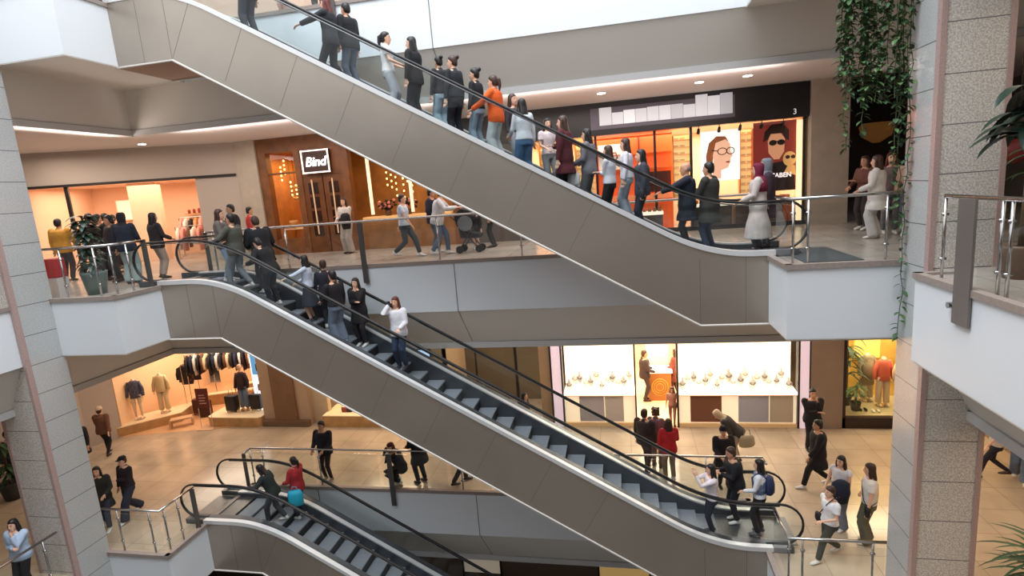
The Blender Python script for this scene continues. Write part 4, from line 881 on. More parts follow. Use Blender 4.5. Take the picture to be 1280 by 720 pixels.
def hand_geo(mb, wrist, elbow, curl, sd):
    d = (wrist-elbow).normalized(); side = d.cross(Vector((0, 0, 1))) if abs(d.z) < .95 else Vector((0, 1, 0))
    side = side.normalized(); nrm = side.cross(d).normalized()
    if abs(d.z) >= .9: side = Vector((0, 1, 0)); nrm = Vector((sd*-1.0, 0, 0))
    palm = wrist+d*.085
    mb.tube([wrist-d*.03, wrist+d*.015, wrist+d*.05, palm], [(.026, .018), (.034, .016), (.040, .015), (.040, .012)], 10, side=side)
    for k, (o, L) in enumerate(((-.029, .066), (-.010, .076), (.010, .072), (.029, .056))):
        a = palm+side*o-d*.006; c1, c2 = curl*.5, curl*1.2
        b = a+(d*math.cos(c1)+nrm*-math.sin(c1))*L*.55; c = b+(d*math.cos(c2)+nrm*-math.sin(c2))*L*.5
        mb.tube([a, b, c], [.0088, .0080, .0062], 6)
    a = wrist+d*.03-side*.034; mb.tube([a, a+d*.028-side*.022-nrm*.01, a+d*.058-side*.028-nrm*.018], [.011, .010, .007], 6)
CACHE = {}
def person(label, loc, facing, h=1.68, sex='f', skin='l', hair='long', hc='k', top=('long', (40, 40, 44)), bot=('pants', (40, 44, 56)), shoes=(230, 228, 224),
           arms=('down', 'down'), legs='stand', lean=0.0, turn=0.0, group=None, name='person'):
    p = dict(arms=arms, legs=legs, lean=R(lean), sw=.175 if sex == 'f' else .205)
    sk = skeleton(p); T = sk['T']; key0 = (arms, legs, lean, sex, turn)
    S = h/1.7
    root = thing(name, label, 'person', loc, R(facing), group)
    w = 1.07 if sex == 'f' else 1.18
    def put(nm, mesh, mat):
        o = bpy.data.objects.new(nm, mesh); COL.objects.link(o); o.parent = root; o.scale = (S, S, S)
        if len(mesh.materials) == 0: mesh.materials.append(mat)
        o.material_slots[0].link = 'OBJECT'; o.material_slots[0].material = mat
        return o
    def cached(k, fn):
        if k not in CACHE: CACHE[k] = fn()
        return CACHE[k]
    def torso(inf=0.0, z0=.80, z1=1.46, flare=0.0):
        m = MB(); prof = [(.80, .155, .105), (.90, .165, .115), (1.0, .145, .105), (1.08, .130, .098), (1.18, .140, .105), (1.28, .158, .112), (1.36, .160, .100), (1.41, .120, .082), (1.46, .062, .062)]
        rs = []
        for z, a, b in prof:
            if z < z0-1e-6: continue
            if z > z1+1e-6: break
            rs.append((0, 0, z, a*w+inf, b*w+inf))
        if z0 < .80:
            f = flare; rs = [(0, 0, z0, .165*w+inf+f, .12*w+inf+f), (0, 0, (z0+.8)/2, .165*w+inf+f*.6, .12*w+inf+f*.6)]+rs
        m.rings(rs, 18); m.v = [tuple(T(*q)) for q in m.v]; return m
    def f_body():
        m = torso(-.006, .8)
        m.tube([T(0, -.005, 1.38), T(0, 0, 1.48), T(0, .008, 1.56)], [.058, .050, .048], 12)
        hd = MB(); head_geo(hd, T, R(turn)); m.add(hd.v, hd.f)
        for i, sd in ((0, -1), (1, 1)):
            a, b, c = sk['leg%d' % i]; m.tube([a, a.lerp(b, .5), b, b.lerp(c, .35), c, c+Vector((0, 0, -.03))], [.083, .070, .052, .052, .034, .034], 12)
            m.tube([c+Vector((0, -.04, -.05)), c+Vector((0, .05, -.055)), c+Vector((0, .15, -.07))], [(.030, .030), (.036, .026), (.034, .014)], 10)
            a, b, c = sk['arm%d' % i]; m.tube([a, a.lerp(b, .5), b, b.lerp(c, .4), c], [.050, .042, .034, .034, .023], 10); m.ell(tuple(a), .056, .05, .055, 10, 8)
        me = remesh(m, .013, 2)
        hm = MB()
        for i, sd in ((0, -1), (1, 1)):
            a, b, c = sk['arm%d' % i]; hand_geo(hm, c, b, .8 if arms[i] in ('phone', 'hold', 'rail', 'face', 'reach', 'up') else .45, sd)
        bm = bmesh.new(); bm.from_mesh(me); h2 = hm.mesh('h', BLACK, True); bm.from_mesh(h2); bm.to_mesh(me); bm.free(); bpy.data.meshes.remove(h2)
        me.polygons.foreach_set('use_smooth', [True]*len(me.polygons)); me.name = 'body'; return me
    put('body', cached(('body',)+key0, f_body), SKIN[skin])
    # eyes and mouth
    mt = Matrix.Translation(Vector(HEADC)) @ Matrix.Rotation(R(turn), 4, 'Z') @ Matrix.Translation(-Vector(HEADC))
    def feat(spec):
        m = MB()
        for (x, y, z, a, b, c) in spec: m.ell((HEADC[0]+x, HEADC[1]+y, HEADC[2]+z), a, b, c, 8, 6)
        m.xf(mt); m.v = [tuple(T(*q)) for q in m.v]; return m.mesh('f', BLACK, True)
    DK = M((40, 26, 22), .3)
    for s in (-1, 1):
        put('eye', cached(('eye', s)+key0, lambda: feat([(s*.030, .083, .010, .013, .008, .006)])), DK)
        put('eyebrow', cached(('brow', s)+key0, lambda: feat([(s*.031, .086, .032, .019, .007, .004)])), HAIRC[hc])
    put('mouth', cached(('mouth',)+key0, lambda: feat([(0, .088, -.070, .022, .008, .007)])), M((170, 84, 80), .5))
    # hair / headwear
    def f_hair(kind):
        m = MB(); cx, cy, cz = HEADC
        if kind != 'bald':
            m.rings([(cx, cy-.045, cz-.085, .050, .050), (cx, cy-.040, cz-.05, .076, .066), (cx, cy-.030, cz-.01, .086, .080), (cx, cy-.022, cz+.03, .088, .088), (cx, cy-.012, cz+.055, .086, .096), (cx, cy-.010, cz+.09, .074, .090), (cx, cy-.012, cz+.118, .05, .065), (cx, cy-.012, cz+.132, .02, .03)], 16)
        else:
            m.rings([(cx, cy-.05, cz-.06, .055, .045), (cx, cy-.045, cz-.02, .077, .055), (cx, cy-.042, cz+.015, .077, .058), (cx, cy-.045, cz+.03, .07, .05)], 14)
        if kind == 'bun': m.ell((cx, cy-.11, cz+.085), .045, .045, .045)
        if kind == 'pony': m.tube([(cx, cy-.09, cz+.06), (cx, cy-.14, cz+.03), (cx, cy-.15, cz-.08), (cx, cy-.13, cz-.2)], [.03, .035, .034, .012], 10)
        if kind in ('long', 'mid'):
            L = -.42 if kind == 'long' else -.20
            m.tube([(cx, cy-.045, cz+.02), (cx, cy-.065, cz-.08), (cx, cy-.09, cz-.18), (cx, cy-.115, cz+L)], [(.088, .055), (.092, .050), (.094, .042), (.070, .025)], 12, side=(1, 0, 0))
            for s in (-1, 1): m.tube([(cx+s*.074, cy+.005, cz+.04), (cx+s*.086, cy+.010, cz-.05), (cx+s*.088, cy-.01, cz-.15), (cx+s*.085, cy-.03, cz+L*.8)], [.020, .024, .030, .016], 8)
        if kind == 'curly':
            for k in range(22):
                a = k*2.4; zz = cz+.12-.2*k/22; r_ = .085; m.ell((cx+r_*math.cos(a), cy-.02+r_*math.sin(a)*(1 if math.sin(a) < 0 else .3), zz), .035, .035, .035, 8, 6)
        m.xf(mt); m.v = [tuple(T(*q)) for q in m.v]
        return remesh(m, .012, 1)
    if hair in ('short', 'bald', 'bun', 'pony', 'long', 'mid', 'curly'):
        put('hair', cached(('hair', hair)+key0, lambda: f_hair(hair)), HAIRC[hc])
    if hair in ('hijab', 'hood', 'cap', 'hat'):
        def f_cover():
            m = MB(); cx, cy, cz = HEADC
            if hair == 'cap': m.rings([(cx, cy-.005, cz+.035, .086, .104), (cx, cy-.01, cz+.08, .083, .098), (cx, cy-.01, cz+.125, .05, .06)], 16); m.tube([(cx, cy+.07, cz+.05), (cx, cy+.15, cz+.042)], [(.075, .010), (.055, .006)], 10, side=(1, 0, 0))
            elif hair == 'hat': m.rings([(cx, cy-.01, cz+.03, .125, .13), (cx, cy-.01, cz+.045, .095, .11), (cx, cy-.01, cz+.10, .088, .10), (cx, cy-.01, cz+.145, .05, .06)], 16)
            else:
                m.rings([(cx, cy-.03, cz-.27, .16, .12), (cx, cy-.03, cz-.19, .12, .10), (cx, cy-.025, cz-.12, .082, .082), (cx, cy-.03, cz-.05, .096, .086), (cx, cy-.025, cz+.02, .098, .10), (cx, cy-.018, cz+.08, .090, .102), (cx, cy-.015, cz+.125, .055, .07)], 16)
            m.xf(mt); m.v = [tuple(T(*q)) for q in m.v]; return remesh(m, .013, 1)
        put({'hijab': 'headscarf', 'hood': 'hood'}.get(hair, hair), cached(('cov', hair)+key0, f_cover), M(HATC.get(hc, (90, 20, 50)), .8))
        if hair in ('cap', 'hat'): put('hair', cached(('hair', 'short')+key0, lambda: f_hair('short')), HAIRC['b'])
    # top
    kind, tc = top[0], top[1]
    def f_top():
        inf, z0, fl, slv, r0 = {'tee': (.016, .88, 0, .62, .058), 'long': (.024, .86, 0, 1, .056), 'jacket': (.042, .80, 0, 1, .070), 'coat': (.046, .60, .03, 1, .074), 'longcoat': (.046, .28, .09, 1, .072), 'vest': (.02, .88, 0, .25, .055), 'puffer': (.055, .80, 0, 1, .078)}[kind]
        if legs == 'crouch': z0 = max(z0, .82)
        m = torso(inf, z0, 1.41, fl)
        m.rings([]) if False else None
        col = MB().tube([T(0, -.008, 1.38), T(0, -.004, 1.44), T(0, 0, 1.475 if kind != 'tee' else 1.45)], [.105, .076, .058], 14); m.add(col.v, col.f)
        for i, sd in ((0, -1), (1, 1)):
            a, b, c = sk['arm%d' % i]; r = r0
            m.ell(tuple(a+Vector((-sd*.012, 0, -.005))), r+.016, r+.010, r+.014, 10, 8)
            if slv >= 1: m.tube([a, a.lerp(b, .5), b, b.lerp(c, .5), b.lerp(c, .93)], [r+.008, r, r*.88, r*.80, r*.70], 12)
            else: m.tube([a, a.lerp(b, slv*.6), a.lerp(b, slv)], [r+.012, r+.008, r+.010], 12)
        return remesh(m, .016, 3)
    nm = {'tee': 'tee_shirt', 'long': 'sweater', 'jacket': 'jacket', 'coat': 'coat', 'longcoat': 'long_coat', 'vest': 'vest', 'puffer': 'jacket'}[kind]
    put(nm, cached(('top', kind)+key0, f_top), top[2] if len(top) > 2 else M(tc, .85, 0, .12, 9))
    bk, bc = bot
    def f_bot():
        m = MB(); prof = [(.80, .168, .12), (.90, .172, .122), (1.0, .150, .112), (1.04, .145, .108)]
        if bk == 'skirt': prof = [(.42, .26, .22), (.6, .22, .18), (.8, .185, .14)]+prof[1:]
        m.rings([(0, 0, z, a*w, b*w) for z, a, b in prof], 18); m.v = [tuple(T(*q)) for q in m.v]
        if bk != 'skirt':
            r = {'pants': (.098, .078, .066, .060), 'slim': (.092, .066, .056, .046), 'wide': (.105, .098, .098, .105), 'shorts': (.102, .09, .08, .08)}[bk]
            for i in (0, 1):
                a, b, c = sk['leg%d' % i]
                if bk == 'shorts': m.tube([a, a.lerp(b, .6), a.lerp(b, .95)], [r[0], r[1], r[2]], 12)
                else: m.tube([a, a.lerp(b, .5), b, b.lerp(c, .5), c+Vector((0, 0, .015 if bk != 'wide' else -.03))], [r[0], (r[0]+r[1])/2, r[1], r[2], r[3]], 12)
        return remesh(m, .016, 2)
    put({'skirt': 'skirt', 'shorts': 'shorts'}.get(bk, 'trousers'), cached(('bot', bk)+key0, f_bot), M(bc, .85, 0, .12, 7))
    for i, sd in ((0, -1), (1, 1)):
        def f_shoe():
            c = sk['leg%d' % i][2]; m = MB()
            m.tube([c+Vector((0, -.075, -.045)), c+Vector((0, -.055, -.04)), c+Vector((0, .02, -.038)), c+Vector((0, .10, -.056)), c+Vector((0, .165, -.066)), c+Vector((0, .185, -.07))], [(.020, .016), (.040, .036), (.043, .040), (.046, .028), (.038, .020), (.016, .012)], 12, side=(1, 0, 0))
            m.tube([c+Vector((0, -.01, -.03)), c+Vector((0, -.008, .03))], [.042, .040], 12)
            return m.mesh('shoe', BLACK, True)
        put('shoe', cached(('shoe', i)+key0, f_shoe), M(shoes, .6))
    root['_s'] = S
    return root, sk, S
HATC = {'k': (24, 22, 26), 'r': (112, 20, 52), 'g': (120, 122, 130), 'y': (206, 184, 150)}
def world_pt(root, S, v):
    v = Vector(v)*S; a = root.rotation_euler.z
    return Vector((root.location.x+v.x*math.cos(a)-v.y*math.sin(a), root.location.y+v.x*math.sin(a)+v.y*math.cos(a), root.location.z+v.z))
def crossbody(label, pr, c=(26, 24, 28), side=1):
    root, sk, S = pr; o = thing('crossbody_bag', label, 'bag', root.location, root.rotation_euler.z)
    b = MB().rings([(side*.24, .06, .74, .10, .045), (side*.24, .06, .78, .12, .055), (side*.24, .06, .90, .115, .05), (side*.24, .06, .93, .09, .03)], 12).xf(Matrix.Scale(S, 4)).build('bag_body', M(c, .6), o, True)
    pts = [(side*.22, .07, .92), (side*.155, .115, 1.0), (side*.08, .128, 1.1), (side*.01, .135, 1.2), (-side*.05, .130, 1.3), (-side*.09, .095, 1.38), (-side*.105, 0, 1.455), (-side*.09, -.095, 1.38), (-side*.03, -.138, 1.28), (side*.06, -.132, 1.14), (side*.15, -.11, 1.0), (side*.21, 0, .92)]
    MB().tube(pts, [(.014, .006)]*len(pts), 6).xf(Matrix.Scale(S, 4)).build('strap', M(c, .6), o); return o
def handbag(label, pr, hand, c, big=1.0, drop=.0, name='handbag'):
    root, sk, S = pr; w = world_pt(root, S, sk['arm%d' % hand][2]+Vector((0, 0, -.03)))
    o = thing(name, label, 'bag', w, root.rotation_euler.z+PI/2)
    s = big
    MB().rings([(0, 0, -.42*s, .13*s, .05*s), (0, 0, -.38*s, .15*s, .07*s), (0, 0, -.2*s, .15*s, .06*s), (0, 0, -.13*s, .12*s, .03*s)], 14).build('bag_body', M(c, .7), o, True)
    for e in (-.03, .03): MB().tube([(-.08*s, e*s, -.15*s), (-.05*s, e*.6*s, -.03*s), (0, 0, 0), (.05*s, e*.6*s, -.03*s), (.08*s, e*s, -.15*s)], .008, 6).build('handle', M(c, .7), o)
    return o
def backpack(label, pr, c):
    root, sk, S = pr; o = thing('backpack', label, 'bag', root.location, root.rotation_euler.z)
    T = sk['T']; m = MB().rings([(0, -.19, 1.0, .12, .07), (0, -.20, 1.04, .14, .09), (0, -.20, 1.2, .14, .09), (0, -.19, 1.34, .12, .07), (0, -.18, 1.38, .08, .04)], 14); m.v = [tuple(T(*q)) for q in m.v]; m.xf(Matrix.Scale(S, 4)).build('pack_body', M(c, .7), o, True)
    for s in (-1, 1):
        m = MB().tube([(s*.09, -.14, 1.36), (s*.11, 0, 1.47), (s*.12, .13, 1.34), (s*.14, .11, 1.12), (s*.12, -.12, 1.04)], [(.018, .006)]*5, 6); m.v = [tuple(T(*q)) for q in m.v]; m.xf(Matrix.Scale(S, 4)).build('strap', M(c, .7), o)
    return o
def phone_at(label, pr, hand=1):
    root, sk, S = pr; ear = 'ear' in label; w = world_pt(root, S, sk['arm%d' % hand][2]+Vector((-.05 if hand else .05, .07, .04)))
    o = MB().box(-.037, .037, -.004, .004, -.07, .07).build('phone', M((24, 24, 28), .2), None, False, w); o.rotation_euler = (R(-25), 0, root.rotation_euler.z); tag(o, label, 'phone'); return o
NAVY, BLK, DJ, LJ, GJ = (30, 34, 52), (24, 24, 28), (44, 58, 88), (128, 152, 180), (96, 104, 116)
OLV, GRY, LGR, WHT, CRMc = (78, 76, 66), (104, 104, 106), (176, 178, 182), (226, 224, 224), (210, 196, 178)
def tz(x, base):
    k = math.floor((1.75-x)/.4); return round(base+(ztread(1.75-.4*k-.2) if k >= 0 else 0.012), 3)
def EP(x, y, base): return (x, y, tz(x, base)+.005)
# ------------------------------------------------ uppermost escalator
person('person in black jacket and dark jeans at the top left end of the upper escalator', EP(-7.50, 11.35, 0), 80, 1.74, 'm', 'm', 'short', 'k', ('jacket', (40, 42, 48)), ('pants', (52, 56, 66)), arms=('rail', 'down'))
person('woman in black jacket and auburn hair reaching forward along the upper handrail', EP(-5.72, 11.3, 0), 95, 1.74, 'f', 'l', 'long', 'r', ('jacket', (38, 38, 42)), ('pants', BLK), arms=('reach', 'down'), legs='step')
person('person in dark top and grey-blue jeans beside the auburn-haired woman', EP(-5.55, 11.82, 0), 75, 1.74, 'm', 'm', 'short', 'k', ('jacket', (32, 32, 36)), ('pants', (88, 98, 114)))
person('woman in white tee and pale grey wide trousers, ponytail, turned back down the upper escalator', EP(-4.62, 11.5, 0), -75, 1.66, 'f', 'l', 'pony', 'k', ('tee', WHT), ('wide', (168, 172, 178)), arms=('hold', 'hold'))
person('woman with very long black hair in black leather jacket on the upper escalator', EP(-4.02, 11.4, 0), 80, 1.70, 'f', 'l', 'long', 'k', ('jacket', (26, 26, 30)), ('pants', (20, 20, 24)), turn=20)
person('woman with black hair, dark top and pale blue jeans behind the leather jacket', EP(-3.6, 11.75, 0), 60, 1.58, 'f', 'l', 'bun', 'k', ('long', (40, 38, 42)), ('wide', (150, 172, 184)))
person('person in black sweatshirt and black trousers with brown top-knot on the upper escalator', EP(-3.17, 11.3, 0), 65, 1.68, 'f', 'l', 'bun', 'b', ('long', (34, 36, 42)), ('pants', (26, 28, 36)), turn=25)
person('woman in black shirt, bun and pale jeans just left of the orange jacket', EP(-2.80, 11.55, 0), 75, 1.68, 'f', 'l', 'bun', 'k', ('long', (26, 26, 30)), ('pants', (140, 164, 180)), turn=15)
U8 = person('woman in a bright orange jacket and pale grey trousers holding the upper handrail', EP(-2.36, 11.22, 0), 80, 1.66, 'f', 'l', 'pony', 'b', ('jacket', (232, 96, 34)), ('wide', (178, 184, 184)), arms=('rail', 'down'))
U9 = person('person facing back in pale top with dark shoulder bag behind the orange jacket', EP(-2.12, 11.8, 0), -120, 1.60, 'f', 'l', 'mid', 'b', ('long', (70, 66, 72)), ('wide', (176, 180, 186)), arms=('fold', 'down'))
person('woman with long straight dark hair, white shirt and blue jeans on the upper escalator', EP(-1.84, 11.3, 0), 40, 1.64, 'f', 'l', 'long', 'k', ('long', (206, 210, 216)), ('wide', (70, 104, 140)), arms=('hold', 'down'))
person('young person in pink-white tee facing back, left of the dark red coat', EP(-1.42, 11.75, 0), -150, 1.50, 'f', 'l', 'mid', 'k', ('tee', (226, 206, 206)), ('pants', (130, 130, 130)), arms=('hold', 'hold'))
person('woman in a dark red coat and black trousers on the upper escalator', EP(-1.05, 11.3, 0), 75, 1.70, 'f', 'l', 'long', 'b', ('coat', (84, 26, 36)), ('pants', (28, 26, 30)), arms=('down', 'fold'), turn=10)
U13 = person('woman in grey jacket with a white tote, behind the dark red coat', EP(-.60, 11.5, 0), 80, 1.66, 'f', 'l', 'mid', 'k', ('jacket', (112, 108, 116)), ('wide', (84, 84, 86)), arms=('hold', 'hold'))
handbag('white cloth tote carried by the woman in grey jacket on the upper escalator', U13, 0, (224, 220, 218), .9, name='tote_bag')
person('woman in white sweatshirt and black trousers, light brown hair, on the upper escalator', EP(-.20, 11.3, 0), 70, 1.52, 'f', 'l', 'mid', 'b', ('long', (214, 212, 220)), ('pants', (26, 26, 30)), arms=('fold', 'fold'))
person('woman in white long-sleeved shirt beyond the black-haired woman, upper escalator', EP(.14, 11.8, 0), 85, 1.66, 'f', 'l', 'mid', 'b', ('long', (220, 216, 224)), ('wide', (160, 170, 180)))
U16 = person('long-haired woman in dark grey jacket and dark jeans low on the upper escalator', EP(.42, 11.3, 0), 100, 1.62, 'f', 'l', 'long', 'k', ('jacket', (58, 60, 70)), ('pants', (34, 40, 56)))
crossbody('black shoulder bag of the woman in dark grey jacket, upper escalator', U16, (36, 38, 46), -1)
person('bald man in navy coat reaching for the handrail at the foot of the upper escalator', EP(1.26, 11.4, 0), 85, 1.68, 'm', 'm', 'bald', 'g', ('coat', (24, 30, 44)), ('slim', (24, 24, 28)), arms=('reach', 'down'), shoes=(30, 28, 28))
U18 = person('dark-haired bearded man in dark olive coat and blue jeans looking at his phone', EP(1.68, 11.4, 0), 60, 1.74, 'm', 'm', 'short', 'k', ('coat', (50, 48, 46)), ('slim', (44, 62, 92)), arms=('phone', 'phone'), shoes=(30, 28, 28))
phone_at('phone held by the man in dark olive coat on the upper escalator landing', U18)
U19 = person('woman in maroon headscarf and pale grey long coat stepping onto the upper escalator', (2.55, 11.35, 0.02), 75, 1.66, 'f', 'm', 'hijab', 'r', ('longcoat', (196, 184, 178)), ('pants', (60, 64, 72)), arms=('hold', 'hold'), shoes=(40, 40, 44))
MB().rings([(0, -.02, 1.18, .21, .15), (0, -.02, 1.30, .225, .155), (0, -.02, 1.40, .18, .13), (0, -.02, 1.47, .09, .09)], 18).xf(Matrix.Scale(U19[2], 4)).build('shoulder_scarf', M((116, 24, 56), .8), U19[0], True)
person('person with grey hood and dark purple coat behind the maroon headscarf', (2.82, 11.85, 0.02), 85, 1.74, 'f', 'm', 'hood', 'g', ('coat', (58, 40, 52)), ('pants', (44, 46, 54)), shoes=(30, 28, 28))
# ------------------------------------------------ middle escalator
person('long-haired woman in grey brown jacket and light jeans heading the middle escalator', EP(-9.34, 11.7, -6), -70, 1.70, 'f', 'l', 'long', 'b', ('jacket', (104, 96, 92)), ('pants', (126, 148, 172)), arms=('hold', 'hold'))
person('man seen from behind in olive grey jacket and grey trousers gripping both handrails', EP(-8.72, 11.3, -6), 95, 1.74, 'm', 'm', 'short', 'k', ('jacket', (76, 76, 68)), ('pants', (122, 128, 134)), arms=('rail', 'rail'), legs='step')
person('man in black jacket leaning at the head of the middle escalator', EP(-8.40, 11.8, -6), 60, 1.84, 'm', 'm', 'short', 'b', ('puffer', (26, 26, 30)), ('pants', (28, 28, 34)), lean=12, arms=('hold', 'hold'))
person('person in black clothes bent forward behind the olive jacket, middle escalator', EP(-7.95, 11.35, -6), 85, 1.62, 'm', 'l', 'short', 'k', ('puffer', (20, 20, 24)), ('pants', (30, 32, 42)), lean=22, arms=('rail', 'hold'))
PLAID = M((56, 60, 76), .85, 0, .6, 22)
person('woman in pale blue shirt and dark plaid skirt turning left, middle escalator', EP(-7.22, 11.6, -6), 110, 1.55, 'f', 'l', 'mid', 'k', ('long', (190, 200, 216)), ('skirt', (44, 46, 58)), arms=('reach', 'hold'), shoes=(60, 60, 64), turn=-20)
person('person with light brown hair and dark navy sweater facing away, middle escalator', EP(-6.92, 11.85, -6), 30, 1.62, 'f', 'l', 'short', 'b', ('long', (36, 34, 46)), ('pants', (34, 36, 46)))
person('man seen from behind in black sweater and grey-blue jeans, middle escalator', EP(-6.40, 11.3, -6), 70, 1.66, 'm', 'm', 'short', 'k', ('long', (26, 22, 26)), ('wide', (112, 122, 140)), arms=('hold', 'down'))
person('woman with long black hair and black coat touching her chin, middle escalator', EP(-6.15, 11.85, -6), 175, 1.62, 'f', 'l', 'long', 'k', ('coat', (28, 24, 28)), ('pants', (40, 34, 38)), arms=('face', 'fold'))
M12 = person('red-haired woman in white hoodie and blue jeans phoning, alone on the middle escalator', EP(-5.06, 11.5, -6), 175, 1.66, 'f', 'l', 'long', 'r', ('jacket', (222, 220, 226)), ('pants', (48, 62, 88)), arms=('hold', 'ear'), shoes=(40, 44, 56))
phone_at('phone at the ear of the woman in white hoodie', M12, 1)
# ------------------------------------------------ foot of the middle escalator
person('black-haired woman in white top with raised hands at the middle escalator foot', EP(1.62, 11.25, -6), 95, 1.58, 'f', 'l', 'long', 'k', ('long', (226, 214, 220)), ('slim', (34, 40, 56)), arms=('up', 'up'), shoes=(60, 60, 66))
P14 = person('man in black jacket looking down at his phone on the middle escalator landing', (2.2, 11.75, -5.98), 100, 1.74, 'm', 'm', 'short', 'b', ('jacket', (28, 26, 32)), ('pants', (22, 24, 34)), arms=('phone', 'phone'), lean=8)
P15 = person('woman in blue vest over white sleeves with black trousers on the lower right landing', (2.58, 11.32, -5.98), 70, 1.68, 'f', 'l', 'mid', 'k', ('long', (224, 226, 232)), ('pants', (26, 26, 32)), arms=('hold', 'down'), shoes=(90, 90, 96))
MB().rings([(0, 0, .92, .19, .14), (0, 0, 1.1, .165, .13), (0, 0, 1.28, .19, .145), (0, 0, 1.40, .165, .12), (0, 0, 1.43, .12, .10)], 18).xf(Matrix.Scale(P15[2], 4)).build('vest', M((102, 122, 156), .85), P15[0], True)
backpack('small navy backpack of the woman in the blue vest', P15, (34, 46, 84))
# ------------------------------------------------ lowest escalator
person('person in dark green jacket bending at the head of the lowest escalator', EP(-8.80, 11.3, -12), 100, 1.62, 'f', 'l', 'mid', 'k', ('jacket', (28, 38, 36)), ('pants', (62, 64, 68)), lean=20, arms=('reach', 'rail'), legs='step')
Lo2 = person('woman in red jacket with black ponytail on the lowest escalator', EP(-8.50, 11.85, -12), 80, 1.68, 'f', 'l', 'pony', 'k', ('jacket', (168, 44, 48)), ('pants', (40, 44, 62)), arms=('hold', 'hold'))
bg = thing('shopping_bag', 'bright turquoise bag hanging beside the woman in red', 'bag', (-8.35, 11.5, -5.86), .3)
MB().rings([(0, 0, 0, .17, .08), (0, 0, .04, .19, .10), (0, 0, .3, .19, .10), (0, 0, .40, .15, .06)], 16).build('bag_body', M((30, 158, 186), .6), bg, True); MB().tube([(-.08, 0, .38), (-.05, 0, .5), (.05, 0, .5), (.08, 0, .38)], .01, 6).build('handle', M((30, 158, 186), .6), bg)
# ------------------------------------------------ middle level
person('woman in cream top holding a black coat outside the wooden shop', (-8.25, 15.8, 0), 175, 1.68, 'f', 'l', 'long', 'b', ('long', (214, 204, 198)), ('wide', (176, 166, 158)), arms=('fold', 'hold'), shoes=(40, 34, 34))
o_ = MB().rings([(0, 0, -.42, .12, .07), (0, 0, -.2, .17, .10), (0, 0, 0, .15, .08), (0, 0, .06, .08, .05)], 14).build('folded_coat', M((22, 20, 24), .85), None, True, (-8.10, 15.50, 1.18)); tag(o_, 'black coat carried over the arm outside the wooden shop', 'coat')
person('young man in pale tee and dark grey trousers striding right past the wooden shop', (-5.60, 13.85, 0), -85, 1.68, 'm', 'l', 'short', 'b', ('tee', (206, 214, 228)), ('pants', (62, 70, 78)), arms=('swingb', 'swing'), legs='walk')
person('man in white hoodie and blue jeans leaning over a pushchair', (-4.75, 14.05, 0), -80, 1.74, 'm', 'l', 'short', 'k', ('jacket', (206, 204, 206)), ('pants', (84, 102, 128)), arms=('reach', 'reach'), legs='step', lean=14)
person('person in navy jacket behind the man with the pushchair', (-5.05, 14.6, 0), -90, 1.74, 'm', 'm', 'short', 'k', ('jacket', (32, 34, 48)), ('pants', (70, 82, 100)), arms=('down', 'pocket'))
st = thing('pushchair', 'black pushchair with a round grey hood panel', 'pushchair', (-4.0, 14.3, 0))
for x, y in ((-.22, -.22), (-.22, .22), (.3, -.18), (.3, .18)): MB().tube([(x, y-.02, .10), (x, y+.02, .10)], .10, 14).build('wheel', RUBBER, st)
for y in (-.22, .22): MB().tube([(-.22, y, .1), (.1, y, .55), (-.45, y, 1.02)], .015, 6).build('frame', DKMETAL, st); MB().tube([(.3, y*.8, .1), (-.1, y, .6)], .015, 6).build('frame', DKMETAL, st)
MB().tube([(-.45, -.22, 1.02), (-.45, .22, 1.02)], .02, 8).build('push_bar', RUBBER, st)
MB().prism([(-.18, .40), (.3, .38), (.36, .48), (.0, .55), (-.12, .95), (-.24, .93)], 'y', -.2, .2).build('seat', M((30, 30, 34), .8), st); MB().prism([(-.24, .7), (-.30, 1.0), (-.12, 1.16), (.12, 1.1), (.2, .95)], 'y', -.22, .22).build('canopy', M((34, 34, 38), .8), st)
MB().tube([(-.02, -.24, .78), (-.02, -.21, .78)], .2, 24).build('round_panel', M((110, 112, 116), .6), st)
person('dark-clothed person right of the pushchair, half hidden by the upper escalator', (-3.55, 15.2, 0), 100, 1.68, 'm', 'm', 'short', 'k', ('jacket', (34, 32, 34)), ('slim', (34, 32, 36)), shoes=(40, 36, 36))
person('small child in black with white socks beside the pushchair', (-3.95, 14.9, 0), 170, 1.10, 'm', 'l', 'short', 'k', ('long', (40, 38, 40)), ('shorts', (30, 30, 34)), shoes=(226, 224, 220))
person('person in a red top beside the far end of the middle level railing', (-11.0, 15.1, 0), -60, 1.62, 'f', 'm', 'short', 'k', ('long', (176, 48, 48)), ('pants', (40, 38, 44)))
person('black-haired person in black behind the queue at the head of the middle escalator', (-9.95, 12.95, 0), 150, 1.72, 'm', 'm', 'short', 'k', ('jacket', (34, 32, 36)), ('pants', (34, 34, 40)))
